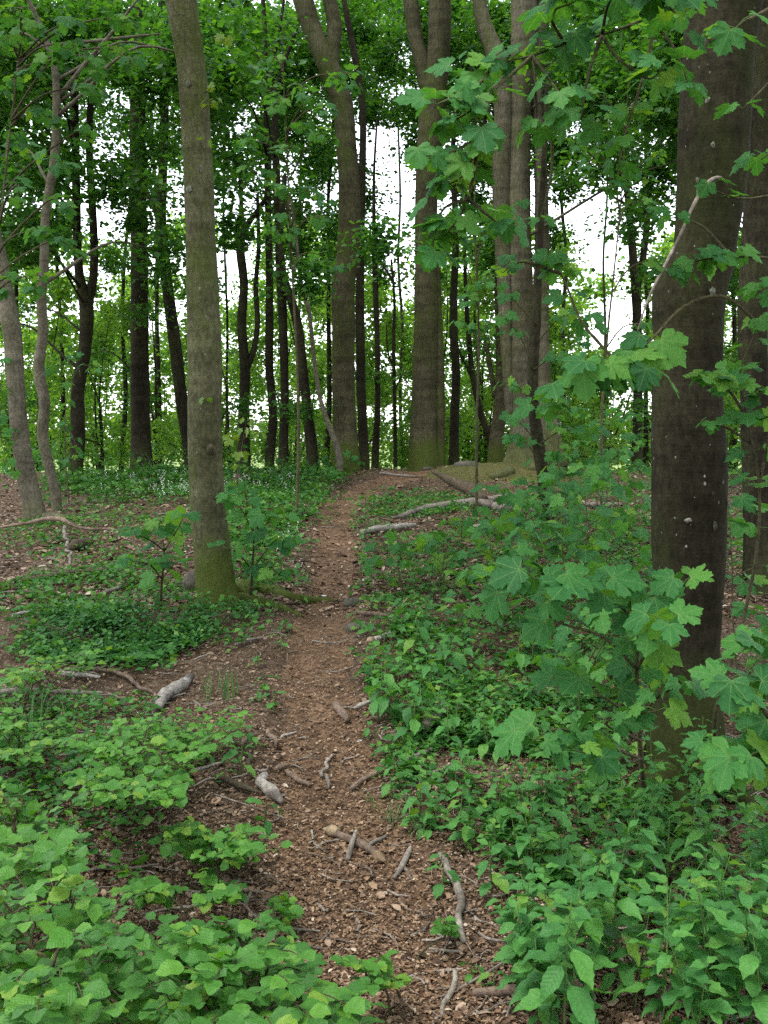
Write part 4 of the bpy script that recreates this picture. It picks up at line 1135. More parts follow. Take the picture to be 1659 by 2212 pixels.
# saplings either side of the olive beech
rp = ground(345, 1315)
g = rp[1]
sapling('sycamore_sapling', 'low sycamore sapling left of the olive beech with tiers of broad leaves', rp, [
    ([W(*(rp - A([0, 0, .05]))), (350, 1250, g - .3), (355, 1190, g - .5), (345, 1130, g - .7)], 0.16, 1, 1),
    ([(355, 1190, g - .5), (310, 1160, g - .8), (280, 1150, g - .9)], 0.15, 1, 1), ([(355, 1190, g - .5), (385, 1140, g - .8), (395, 1120, g - 1)], 0.16, 1, 1),
    ([(350, 1250, g - .3), (375, 1220, g - .6), (392, 1210, g - .8)], 0.15, 1, 0), ([(350, 1250, g - .3), (310, 1215, g - .6), (270, 1210, g - .7)], 0.14, 1, 0)])
rp = ground(540, 1300)
g = rp[1]
sapling('sycamore_sapling', 'sycamore sapling spreading right of the olive beech over its root', rp, [
    ([W(*(rp - A([0, 0, .05]))), (545, 1230, g - .2), (548, 1150, g - .3), (540, 1080, g - .4), (512, 1045, g - .4)], 0.15, 1, 1),
    ([(545, 1230, g - .2), (590, 1180, g - .5), (625, 1170, g - .6)], 0.16, 1, 1), ([(548, 1150, g - .3), (585, 1110, g - .6), (610, 1120, g - .7)], 0.15, 1, 1),
    ([(545, 1230, g - .2), (505, 1190, g - .5), (490, 1185, g - .6)], 0.15, 1, 0), ([(545, 1230, g - .2), (580, 1240, g - .4), (620, 1235, g - .5)], 0.14, 1, 1), ([(548, 1150, g - .3), (515, 1090, g - .5), (500, 1070, g - .6)], 0.14, 1, 0)])
rp = ground(508, 1085)
g = rp[1]
sapling('sycamore_sapling', 'yellow-green young sapling on the rise just right of the olive beech', rp, [
    ([W(*(rp - A([0, 0, .05]))), (515, 1010, g), (525, 950, g), (532, 910, g)], 0.16, 1, 1),
    ([(525, 950, g), (550, 930, g - .1), (562, 940, g - .1)], 0.15, 1, 1), ([(520, 980, g), (500, 950, g - .1), (492, 945, g - .1)], 0.15, 1, 1), ([(532, 910, g), (548, 905, g), (556, 915, g)], 0.13, 1, 0)], kind='syc_young')
rp = ground(735, 1028)
g = rp[1]
sapling('sycamore_sapling', 'small leafy sapling at the foot of the thick central trunk', rp, [
    ([W(*(rp - A([0, 0, .05]))), (738, 1005, g), (742, 980, g)], 0.15, 1, 1), ([(738, 1005, g), (712, 990, g), (700, 995, g)], 0.14, 1, 1), ([(738, 1005, g), (765, 990, g), (775, 1000, g)], 0.14, 1, 1)])
rp = ground(150, 1090)
g = rp[1]
sapling('sycamore_sapling', 'leafy sapling behind the pale left trunk with tiers of hanging leaves', rp, [
    ([W(*(rp - A([0, 0, .05]))), (142, 1000, g), (140, 920, g), (148, 830, g), (160, 770, g)], 0.15, 1, 1),
    ([(140, 920, g), (110, 960, g - .2), (85, 985, g - .3)], 0.15, 1, 1), ([(142, 1000, g), (115, 1000, g - .2), (95, 1010, g - .3)], 0.15, 1, 1), ([(148, 830, g), (190, 790, g - .2), (205, 800, g - .2)], 0.15, 1, 1), ([(148, 830, g), (120, 790, g - .2), (98, 800, g - .3)], 0.15, 1, 1),
    ([(140, 920, g), (160, 950, g - .2), (165, 985, g - .3)], 0.15, 1, 1)])
rp = ground(-20, 1130); g = rp[1]
sapling('sycamore_sapling', 'sapling leaves poking in at the left edge beside the pale trunk', rp, [
    ([W(*(rp - A([0, 0, .05]))), (-15, 1000, g), (-5, 900, g), (5, 780, g)], 0.15, 1, 1), ([(-15, 1000, g), (15, 1000, g - .2), (25, 1020, g - .2)], 0.15, 1, 1), ([(-5, 900, g), (10, 960, g), (20, 930, g)], 0.14, 1, 1)])
# tall young sycamores whose sprays hang in front of the crowns
def sprays(name, label, rootpx, Y, trunk_px, spots, sz, kind='syc', pairs=2):
    b = P(rootpx[0], rootpx[1], Y); base = A([b[0], b[1], gz(b[0], b[1])])
    br = [([W(*(base - A([0, 0, .05])))] + [(x, y, Y) for x, y in trunk_px], sz, 99, 1)]
    for (x, y) in spots:
        k = min(range(len(trunk_px)), key=lambda q: (trunk_px[q][0] - x) ** 2 + 2.0 * (trunk_px[q][1] - y - 60) ** 2)
        yy = [q[1] for q in trunk_px][::-1]; xx = [q[0] for q in trunk_px][::-1]
        ya = y + random.uniform(20, 130); a = (float(np.interp(ya, yy, xx)), min(ya, yy[-1]))
        dY = random.uniform(-1.0, 0.4)
        br.append(([(a[0], a[1], Y), ((a[0] + x) / 2 + random.uniform(-12, 12), (a[1] + y) / 2 - 20, Y + dY * .5), (x, y, Y + dY), (x + random.uniform(-45, 45), y + random.uniform(5, 35), Y + dY * 1.3)], sz, 2, pairs))
    return sapling(name, label, base, br, kind, cat='tree', r0=0.019)
sprays('sycamore_tree', 'young sycamore hanging layered pale leaves over the upper left corner', (-60, 1200), 8.4,
       [(-50, 900), (-30, 650), (0, 480), (20, 300), (40, 120), (60, -80)],
       [(30, 170), (70, 60), (150, 50), (110, 130), (30, 290), (80, 240), (105, 340), (185, 190), (235, 40), (40, 400), (120, 430), (70, 500), (190, 280), (250, 110), (20, 80), (20, 600), (90, 600), (160, 100), (45, 20), (200, 130), (130, 520)], 0.13)
sprays('sycamore_tree', 'slim sycamore with blue-green layered leaves left of the thick central trunk', (640, 1080), 11.8,
       [(645, 900), (640, 750), (632, 600), (625, 450), (618, 300), (612, 150), (610, -20)],
       [(560, 180), (600, 220), (655, 190), (555, 280), (625, 320), (690, 290), (520, 310), (580, 400), (665, 410), (705, 470), (640, 500), (690, 550), (610, 470), (730, 180), (760, 160), (590, 130), (540, 370), (700, 230), (650, 270)], 0.145)
sprays('sycamore_tree', 'slim sycamore with drooping leaves between the seamed and buttressed trunks', (1030, 1080), 12.4,
       [(1030, 900), (1035, 750), (1030, 600), (1025, 450), (1030, 300), (1028, 150)],
       [(1000, 560), (1060, 600), (1010, 640), (1060, 700), (990, 700), (1040, 520), (985, 460), (1065, 480), (1010, 120), (1060, 300), (1000, 230)], 0.13)
sprays('sycamore_tree', 'slim sycamore with thin leafy shoots in the bright gap on the right', (1300, 1100), 11.5,
       [(1300, 900), (1310, 750), (1325, 600), (1340, 450), (1350, 300), (1360, 120)],
       [(1290, 330), (1370, 380), (1420, 330), (1240, 300), (1400, 440), (1420, 560), (1320, 250), (1270, 190), (1400, 220), (1260, 720), (1400, 700)], 0.12)
# yellow sprig growing straight out of the beech trunk
for (x, y, n, s) in [(455, 190, 1, .06), (450, 225, 2, .075), (465, 215, 1, .06), (440, 305, 1, .06), (485, 85, 2, .08), (445, 865, 1, .07)]:
    p = P(x, y, 7.45)
    V, Q = tube([P(x - 12, y + 10, 7.6), p], [0.004, 0.002], 5, 4, 0, 0)
    obj('sprig', rod_mesh('sprig', V - TB['base'], Q, M['twig']), beech)
    node_leaves(beech, TB['base'], p, None, n, s, 'syc_young', random.random() * 6)

# ================================================================== LOW SHRUBS WITH SERRATED LEAVES
def shrub(label, rootpt, tips, leaf=0.062, twig_len=0.3, cat='shrub', kind='shrub', maxleaf=300, step=0.034, tilt=0.25):
    """tips: world points that sprays reach; leaves alternate along each twig in near-flat tiers"""
    base = np.asarray(rootpt, float)
    t = thing('shrub', base, label, cat)
    stems, allL, nodes = [], [], []
    for tp in tips:
        tp = np.asarray(tp, float)
        start = tp - (tp - base) * min(0.75, twig_len / (np.linalg.norm(tp - base) + 1e-6))
        start[2] = tp[2] - 0.04 - 0.25 * np.linalg.norm((tp - start)[:2])
        start[2] = max(start[2], base[2] + .05)
        near_ = [q for q in nodes if np.linalg.norm(q - start) < 0.45 and q[2] < start[2] + .05]
        if near_ and len(nodes) > 5:
            b0 = min(near_, key=lambda q: np.linalg.norm(q - start)); mid = (b0 + start) / 2 + A([0, 0, .015])
        else:
            b0 = base + (tp - base) * A([.35, .35, 0]) + A([random.uniform(-.12, .12), random.uniform(-.12, .12), 0]); b0[2] = gz(b0[0], b0[1]) - .02
            mid = b0 * .55 + start * .45; mid[2] = b0[2] + (start[2] - b0[2]) * 0.75
        nodes += [start, mid]
        V, Q = tube([b0, mid, start, (start + tp) / 2 + A([0, 0, .02]), tp], [0.0045, 0.0035, 0.0026, 0.0018, 0.0009], 5, 22, 0.05, random.randint(0, 99))
        stems.append((V, Q))
        d = (tp - start); L = np.linalg.norm(d); d = d / L
        side = np.cross(d, A([0, 0, 1.0])); side /= np.linalg.norm(side) + 1e-9
        nn = max(4, int(L / step))
        for k in range(nn):
            f_ = (k + 0.8) / nn
            p = start + (tp - start) * f_ + A([0, 0, 0.02 * math.sin(f_ * 3)])
            s = 1 if k % 2 else -1
            dd = d * random.uniform(.35, .8) + side * s * random.uniform(.6, 1.0) + A([0, 0, random.uniform(-.3, .12)])
            if k == nn - 1: dd = d + A([0, 0, random.uniform(-.3, .05)])
            allL.append((p, dd, leaf * random.uniform(.55, 1.2) * (0.75 + 0.25 * math.sin(f_ * 3.0))))
        if random.random() < 0.6:                       # a side twig
            f_ = random.uniform(.25, .6); s = random.choice((-1, 1))
            p0 = start + (tp - start) * f_; p1 = p0 + (d * .7 + side * s * .7) * L * .45 + A([0, 0, random.uniform(-.03, .03)])
            stems.append(tube([p0, p1], [0.0018, 0.0009], 4, 4, 0, 0))
            for k in range(4):
                g_ = (k + .7) / 4
                dd = (p1 - p0) / np.linalg.norm(p1 - p0) + side * (1 if k % 2 else -1) * .8 + d * (1 if k % 2 else -1) * .3 + A([0, 0, random.uniform(-.3, .1)])
                allL.append((p0 + (p1 - p0) * g_, dd, leaf * random.uniform(.6, 1.05)))
    V, Q = join(stems)
    obj('stem', rod_mesh('stem', V - base, Q, M['twig']), t)
    allL.sort(key=lambda q: -q[2] / q[0][1] - 0.02 * q[0][2])
    for (p, d, s) in allL[:maxleaf]:
        put_leaf(t, kind, p - base, d, s, (0, -0.15, 1), tilt)
    rest = allL[maxleaf:]
    if rest:
        tm = ovate(5, .36, .2, .2, .05, .1, 3)
        pos = A([q[0] for q in rest]); dd = A([q[1] for q in rest])
        X, Yv, Z = frames(dd, tilt, len(rest))
        V, Fc = scatter(tm, pos - base, X, Yv, Z, A([q[2] for q in rest]))
        uv = np.tile(tm[2], (len(rest), 1))
        obj('leaf_mass', mesh('leaf_mass', V, Fc, M['shrub'], uv, True), t, kind='stuff')
    return t
def tips_px(poly, n, z0, z1):
    out = []
    poly = A(poly, float)
    x0, x1, y0, y1 = poly[:, 0].min(), poly[:, 0].max(), poly[:, 1].min(), poly[:, 1].max()
    while len(out) < n:
        x, y = random.uniform(x0, x1), random.uniform(y0, y1)
        ins = False; j = len(poly) - 1
        for i in range(len(poly)):
            if (poly[i][1] > y) != (poly[j][1] > y) and x < (poly[j][0] - poly[i][0]) * (y - poly[i][1]) / (poly[j][1] - poly[i][1]) + poly[i][0]: ins = not ins
            j = i
        if not ins: continue
        out.append(atz(x, y, random.uniform(z0, z1)))
    return out
def shrub_px(label, poly, n, z0, z1, root=None, **kw):
    tips = tips_px(poly, n, z0, z1)
    c = np.mean(tips, axis=0)
    bx, by = (c[0], c[1] + 0.05) if root is None else (ground(*root)[0], ground(*root)[1])
    return shrub(label, A([bx, by, gz(bx, by)]), tips, **kw)
shrub_px('bright serrated-leaved shrub filling the bottom left corner beside the path', [(330, 2260), (250, 2060), (330, 1985), (520, 1960), (600, 2020), (680, 2080), (830, 2180), (780, 2260)], 150, 0.20, 0.60, leaf=0.055)
shrub_px('dense green shrub at the left frame edge of the bottom corner', [(-80, 2260), (-80, 1900), (60, 1850), (180, 1900), (260, 1980), (330, 2060), (300, 2260)], 130, 0.18, 0.64, leaf=0.054)
shrub_px('lanky shrub above the corner thicket, leaves reaching from the left edge', [(-60, 1880), (-40, 1680), (80, 1720), (150, 1800), (160, 1880), (60, 1900)], 56, 0.10, 0.48, leaf=0.06)
shrub_px('arching shrub spray between the left logs and the path', [(130, 1600), (300, 1545), (430, 1530), (540, 1520), (545, 1570), (460, 1640), (380, 1720), (250, 1760), (160, 1700)], 104, 0.10, 0.48, root=(290, 1790), leaf=0.056)
shrub_px('small flat-topped shrub spray at the left edge of the path', [(340, 1790), (440, 1770), (560, 1790), (625, 1830), (560, 1850), (420, 1860), (350, 1840)], 46, 0.06, 0.32, root=(450, 1925), leaf=0.050, twig_len=.2)
shrub_px('lower dark spray under the flat-topped shrub by the path', [(180, 1880), (320, 1860), (450, 1880), (540, 1900), (500, 1950), (350, 1960), (230, 1950)], 16, 0.12, 0.24, root=(400, 1990), leaf=0.058, twig_len=.2)
shrub_px('leafy shrub at the left edge below the scattered logs', [(-60, 1640), (-60, 1540), (60, 1530), (170, 1540), (170, 1600), (60, 1650)], 44, 0.08, 0.38, leaf=0.056)
shrub_px('tiny seedling shrub in the middle of the path foreground', [(690, 2120), (760, 2080), (860, 2070), (925, 2100), (900, 2130), (780, 2150)], 7, 0.10, 0.18, root=(800, 2160), leaf=0.055, twig_len=.16)
shrub_px('little oak-like seedling beside the long stick on the path', [(930, 2010), (970, 1985), (1000, 2000), (985, 2030)], 4, 0.06, 0.12, root=(960, 2040), leaf=0.04, twig_len=.1)
shrub_px('low seedling at the path edge left of the pale twigs', [(600, 1940), (650, 1935), (640, 1980), (605, 1985)], 4, 0.04, 0.10, root=(625, 1985), leaf=0.05, twig_len=.1)
shrub_px('pale green spray below the dark low carpet on the left', [(-20, 1480), (-20, 1420), (100, 1405), (200, 1390), (240, 1420), (140, 1460)], 18, 0.30, 0.42, leaf=0.06)

# ================================================================== HERBS: upright stems with paired leaves
HERBS = []
def herb_variant(seed, npairs, h_, leaf, spread=1.0):
    r = random.Random(seed)
    lean = (r.uniform(-.12, .12), r.uniform(-.12, .12))
    pts = [A([lean[0] * t * t * h_, lean[1] * t * t * h_, h_ * t]) for t in (0, .35, .7, 1)]
    V, Q = tube(pts, [0.0032, 0.0028, 0.002, 0.001], 5, 10, 0.03, seed)
    sm = rod_mesh('stem', V, Q, M['stem'])
    lv = []
    for k in range(npairs):
        f_ = 0.22 + 0.78 * (k + .5) / npairs
        p = A([lean[0] * f_ * f_ * h_, lean[1] * f_ * f_ * h_, h_ * f_])
        az = k * 1.57 + r.uniform(-.3, .3) + seed
        sz = leaf * (0.65 + 0.55 * math.sin(math.pi * min(1, f_ * .85))) * (1 - .35 * max(0, f_ - .8) / .2)
        for s in (0, math.pi):
            a = az + s + r.uniform(-.2, .2)
            el = r.uniform(-.35, .35) + (0.5 if f_ > .9 else 0)
            lv.append((p, A([math.cos(a) * spread, math.sin(a) * spread, el]), sz * r.uniform(.8, 1.15), r.randrange(5)))
    HERBS.append((sm, lv))
for k in range(5): herb_variant(k, 7 + k % 3, 0.42, 0.076)
for k in range(5): herb_variant(10 + k, 3 + k % 2, 0.20, 0.066)
for k in range(4): herb_variant(20 + k, 2, 0.10, 0.05)
def herb(x, y, kind, s, label, group, cat='plant', name='herb'):
    sm, lv = HERBS[kind]
    z = gz(x, y)
    t = thing(name, (x, y, z - .01), label, cat, group)
    t.rotation_euler = (random.gauss(0, .10), random.gauss(0, .10), random.uniform(0, 6.28))
    t.scale = (s, s, s)
    obj('stem', sm, t)
    for (p, d, sz, vi) in lv:
        put_leaf(t, 'herb', p, d, sz, None, 0.22)
def patch_herbs(poly, n, kinds, s0, s1, label, group, zc=0.0, avoid_path=True, name='herb'):
    pts = tips_px(poly, n, zc, zc) if False else []
    poly_ = A(poly, float)
    tries = 0
    while len(pts) < n and tries < n * 20:
        tries += 1
        q = tips_px(poly, 1, 0, 0)[0]       # only its pixel matters
        # pixel of q
        d = q - CAM; dep = d @ FWD
        px = 829.5 + d[0] / dep * F; py = 1106 - (d @ UP) / dep * F
        g = ground(px, py)
        if avoid_path and path_mask(g[0:1], g[1:2])[0] > 0.35: continue
        pts.append(g)
    what, where = label
    for g, (rw, od, nr) in zip(pts, in_rows(pts)):
        lb = f'{what}, {od} from the left' + (f' in the {rw} row' if nr > 1 else '') + f' {where}'
        herb(g[0], g[1], random.choice(kinds), random.uniform(s0, s1), lb, group, name=name)
T5, S5, L4 = list(range(5)), list(range(5, 10)), list(range(10, 14))
patch_herbs([(1180, 2330), (1190, 2130), (1300, 2020), (1480, 1960), (1720, 1920), (1760, 2330)], 42, T5, 0.75, 1.15, ('nettle-like plant', 'of the corner bed'), 'nettle-like plants in the corner bed', name='nettle')
patch_herbs([(1130, 2240), (1120, 2130), (1180, 2060), (1260, 2060), (1200, 2160), (1190, 2260)], 10, T5, 0.6, 0.95, ('toothed plant', 'over the brown bottom log'), 'plants over the brown bottom log', name='nettle')
patch_herbs([(1230, 2040), (1200, 1960), (1280, 1880), (1450, 1830), (1700, 1800), (1720, 1930), (1450, 1980)], 30, T5 + S5, 0.6, 0.95, ('leafy plant', 'below the massive trunk'), 'plants below the massive trunk', name='nettle')
patch_herbs([(1000, 1940), (960, 1860), (1000, 1800), (1130, 1770), (1250, 1820), (1280, 1900), (1150, 1990)], 18, S5, 0.8, 1.2, ('small plant', 'beside the long stick'), 'small plants beside the long stick', name='herb')
patch_herbs([(900, 1800), (900, 1740), (1050, 1700), (1350, 1700), (1400, 1790), (1200, 1810), (1000, 1800)], 28, S5, 0.7, 1.1, ('shaded plant', 'before the massive trunk'), 'shaded plants before the massive trunk', name='herb')
patch_herbs([(790, 1580), (790, 1470), (850, 1440), (960, 1450), (1000, 1560), (900, 1610)], 26, S5, 1.0, 1.5, ('bramble-like plant', 'at the path edge'), 'bramble-like plants at the path edge', name='bramble')
patch_herbs([(960, 1700), (960, 1560), (1100, 1500), (1400, 1500), (1420, 1690), (1200, 1720)], 36, S5, 0.9, 1.4, ('low plant', 'left of the massive trunk'), 'plants among dead leaves left of the massive trunk', name='herb')
patch_herbs([(850, 1440), (860, 1340), (1000, 1350), (1400, 1320), (1400, 1500), (1000, 1480)], 40, S5, 1.0, 1.6, ('bushy plant', 'on the slope'), 'bushy plants right of the path', name='herb')
patch_herbs([(1580, 1800), (1580, 1400), (1700, 1350), (1740, 1800)], 22, T5 + S5, 0.7, 1.1, ('tall plant', 'right of the massive trunk'), 'plants right of the massive trunk', name='herb')
patch_herbs([(1330, 1790), (1380, 1730), (1560, 1730), (1640, 1760), (1560, 1810), (1420, 1820)], 16, S5 + T5, 0.6, 0.95, ('plant', 'at the foot of the massive trunk'), 'plants at the foot of the massive trunk', name='herb')
patch_herbs([(380, 1800), (330, 1700), (450, 1680), (520, 1600), (480, 1560), (400, 1640)], 7, L4, 0.8, 1.2, ('tiny seedling', 'under the arching shrub'), 'seedlings under the arching shrub', name='seedling')
patch_herbs([(860, 1860), (820, 1740), (900, 1700), (960, 1740), (940, 1830)], 9, L4, 0.8, 1.2, ('tiny seedling', 'at the right path edge'), 'seedlings at the right path edge', name='seedling')

for side, lo, where in ((-1, 'left', 'along the left path margin'), (1, 'right', 'along the right path margin')):
    pts = []
    while len(pts) < 26:
        y = random.uniform(2.6, 12.5) if random.random() < .6 else random.uniform(2.6, 7)
        cx_ = float(np.interp(y, PC[:, 1], PC[:, 0])); hw_ = float(np.interp(y, PC[:, 1], PC[:, 2]))
        x = cx_ + side * hw_ * random.uniform(.75, 1.5)
        pts.append((x, y))
    for (x, y), (rw, od, nr) in zip(pts, in_rows(pts, 6)):
        herb(x, y, random.choice(L4), random.uniform(.7, 1.5), f'tiny seedling, {od} from the left in the {rw} row {where}', 'seedlings ' + where, name='seedling')
# ---- carpets of small leaves
def carpet(name, label, polys, n, size, mat, zmax, tmpl=None, tilt=0.5, clump=True):
    out_p = []
    for poly, share in polys:
        m = int(n * share)
        # world sampling inside the polygon's footprint
        W_ = A([ground(px, py)[:2] for px, py in poly])
        x0, x1, y0, y1 = W_[:, 0].min(), W_[:, 0].max(), W_[:, 1].min(), W_[:, 1].max()
        pts = np.empty((0, 2))
        while len(pts) < m:
            q = np.stack([rng.uniform(x0, x1, m * 2), rng.uniform(y0, y1, m * 2)], 1)
            ins = np.zeros(len(q), bool); j = len(W_) - 1
            for i in range(len(W_)):
                a, b = W_[i], W_[j]
                c = ((a[1] > q[:, 1]) != (b[1] > q[:, 1])) & (q[:, 0] < (b[0] - a[0]) * (q[:, 1] - a[1]) / (b[1] - a[1] + 1e-12) + a[0])
                ins ^= c; j = i
            q = q[ins]
            if clump:
                w = n2(q[:, 0], q[:, 1], 1.6, 77) + 0.6 * n2(q[:, 0], q[:, 1], 4.5, 78)
                q = q[rng.random(len(q)) < np.clip(0.5 + w, 0.02, 1)]
            q = q[rng.random(len(q)) > path_mask(q[:, 0], q[:, 1]) * 1.2]
            if len(q) == 0: break
            pts = np.vstack([pts, q])
        out_p.append(pts[:m])
    p = np.vstack(out_p)
    nn = len(p)
    p = p + rng.normal(0, 0.010, (nn, 2)) * p[:, 1:] + 0.10 * np.stack([n2(p[:, 0], p[:, 1], 3.0, 91), n2(p[:, 0], p[:, 1], 3.0, 92)], 1)
    hh = zmax * (0.35 + 0.65 * np.clip(0.5 + n2(p[:, 0], p[:, 1], 2.2, 79), 0, 1))
    z = hgt(p[:, 0], p[:, 1]) + 0.015 + hh * rng.random(nn) ** 0.6
    a = rng.random(nn) * 6.283
    d = np.stack([np.cos(a), np.sin(a), rng.normal(-.1, .3, nn)], 1)
    X, Yv, Z = frames(d, tilt, nn)
    V, Fc = scatter(tmpl or RH, np.stack([p[:, 0], p[:, 1], z], 1), X, Yv, Z, size * rng.lognormal(0, .25, nn))
    return obj(name, mesh(name, V, Fc, M[mat], None, False), label=label, cat='ground cover', kind='stuff')
OV = ovate(3, .38, .25, .2, 0, .05, 4)
OV = (OV[0][:20], OV[1][:12], OV[2])
carpet('ground_cover', 'dark fine-leaved carpet of plants left of the olive beech foot', [([(60, 1400), (90, 1340), (250, 1325), (430, 1345), (545, 1335), (520, 1375), (400, 1400), (330, 1440), (240, 1440), (120, 1420)], 1.0)], 8000, 0.036, 'cover_dark', 0.16, None, .6, True)
carpet('ground_cover', 'paler loose leaves mixed through the dark carpet by the olive beech', [([(20, 1420), (40, 1330), (250, 1315), (430, 1335), (580, 1330), (540, 1390), (400, 1430), (330, 1460), (200, 1450)], 1.0)], 1500, 0.048, 'cover', 0.2, None, .6, True)
carpet('ground_cover', 'green woodland carpet over the crest between the left trunks', [([(90, 1090), (100, 1050), (200, 1032), (420, 1022), (600, 1018), (740, 1022), (760, 1045), (700, 1060), (560, 1090), (420, 1100), (250, 1090)], .75), ([(450, 1180), (440, 1100), (560, 1080), (700, 1060), (690, 1110), (640, 1150), (600, 1280), (560, 1290)], .25)], 17000, 0.060, 'cover', 0.22, None, .6)
carpet('ground_cover', 'scattered small green leaves on the dry left slope', [([(0, 1330), (0, 1270), (150, 1240), (260, 1210), (400, 1270), (420, 1320), (250, 1330)], .5), ([(0, 1150), (0, 1200), (120, 1230), (400, 1200), (420, 1110), (200, 1090)], .5)], 3400, 0.05, 'cover', 0.08)
carpet('ground_cover', 'patchy low leaves over the slope right of the path', [([(800, 1330), (780, 1210), (800, 1160), (960, 1130), (1400, 1110), (1420, 1340), (1100, 1370), (900, 1345)], .55), ([(770, 1150), (790, 1085), (920, 1060), (1060, 1090), (980, 1110), (850, 1130)], .2), ([(820, 1480), (850, 1350), (1400, 1350), (1400, 1500), (1000, 1520)], .25)], 8500, 0.052, 'cover', 0.14)
carpet('ground_cover', 'green leaves around the feet of the trunks on the right crest', [([(1150, 1130), (1100, 1070), (1200, 1025), (1400, 1020), (1659, 1020), (1700, 1300), (1580, 1320), (1400, 1150), (1250, 1140)], 1.0)], 9000, 0.06, 'cover', 0.22)
carpet('ground_cover', 'low leafy fringe among the sticks at the lower right', [([(860, 1690), (840, 1560), (960, 1500), (1380, 1500), (1380, 1760), (1650, 1780), (1650, 2100), (1250, 2000), (1080, 1900), (1000, 1780)], 1.0)], 5200, 0.042, 'cover', 0.10)
carpet('ground_cover', 'mixed green leaves under the shrubs at the lower left', [([(-60, 1900), (-60, 1500), (200, 1520), (420, 1560), (440, 1640), (330, 1800), (300, 1900)], 1.0)], 2600, 0.04, 'cover', 0.10)

carpet('undergrowth', 'knee-high leafy undergrowth just beyond the crest on the left', [([(-80, 1075), (-60, 1030), (300, 1018), (560, 1010), (760, 1012), (760, 1030), (420, 1040), (150, 1060)], 1.0)], 9000, 0.085, 'cover', 0.60, None, .6)
carpet('undergrowth', 'knee-high leafy undergrowth on the right crest behind the massive trunk', [([(1230, 1004), (1400, 1004), (1700, 1004), (1720, 1040), (1300, 1030)], 1.0)], 4500, 0.09, 'cover', 0.55, None, .6)
# grass tufts
def tuft(label, px, py, n, h_, spread, name='grass_tuft', width=0.006, lean=.35):
    g = ground(px, py)
    t_parts = []
    for k in range(n):
        a = random.random() * 6.28; r = spread * math.sqrt(random.random())
        b = A([math.cos(a) * r, math.sin(a) * r, -.01])
        l = random.uniform(-lean, lean); l2 = random.uniform(-lean, lean); hh = h_ * random.uniform(.6, 1.1)
        V, UVs = [], []
        wv = A([math.cos(a + 1), math.sin(a + 1), 0]) * width
        for i, t in enumerate((0, .35, .7, 1)):
            c = b + A([l * hh * t * t, l2 * hh * t * t, hh * t * (1 - .15 * t)])
            V += [c - wv * (1 - t * .95), c + wv * (1 - t * .95)]
        t_parts.append((A(V), A([[0, 1, 3, 2], [2, 3, 5, 4], [4, 5, 7, 6]])))
    V, Fc = join(t_parts)
    return obj(name, mesh(name, V, Fc, M['blade']), None, g, label=label, cat='grass')
tuft('clump of upright blue-green iris blades beside the lichened log', 465, 1505, 26, 0.22, 0.14, 'iris_clump', .007, .12)
tuft('sparse tall grass blades by the bleached logs at the left', 75, 1560, 16, 0.26, 0.22, 'grass_tuft', .005, .4)
tuft('second sparse grass clump nearer the left frame edge', 20, 1520, 10, 0.24, 0.15, 'grass_tuft', .005, .4)
tuft('low rushy tuft on the dry slope at the left', 82, 1240, 60, 0.12, 0.12, 'grass_tuft', .003, .5)
tuft('fine yellow-green grass at the right edge of the path', 860, 1745, 60, 0.10, 0.16, 'grass_tuft', .003, .8)
tuft('second fine grass patch right of the short crossing twigs', 905, 1785, 40, 0.09, 0.12, 'grass_tuft', .003, .8)
tuft('long arching grass blades among the lower right plants', 1480, 1960, 9, 0.42, 0.2, 'grass_tuft', .005, .7)
tuft('long grass blades right of the forked stick', 1330, 1900, 7, 0.38, 0.15, 'grass_tuft', .005, .7)
tuft('short green grass under the sticks on the lower slope', 1110, 1730, 14, 0.25, 0.1, 'grass_tuft', .005, .6)
tuft('thin grass blades standing at the foot of the straight dark trunk', 330, 1022, 30, 0.35, 0.5, 'grass_tuft', .006, .5)
# white flower spikes on the crest carpet
fl = []
for k in range(110):
    g = ground(random.choice([random.uniform(200, 420), random.uniform(330, 640)]), random.uniform(1045, 1100))
    if k % 8 == 0: g = ground(random.uniform(590, 660), random.uniform(1180, 1270))
    hh = random.uniform(.18, .30)
    for j in range(5):
        c = g + A([random.gauss(0, .012), random.gauss(0, .012), hh - .018 * j])
        d = rng.normal(0, 1, (2, 3)); X, Yv, Z = frames(d, .8, 2)
        fl.append(scatter(RH, np.repeat(c[None], 2, 0), X, Yv, Z, A([.017, .014])))
V, Fc = join(fl)
obj('wildflowers', mesh('wildflowers', V, Fc, M['petal']), label='tiny white flower spikes scattered over the crest carpet', cat='wildflowers', kind='stuff')

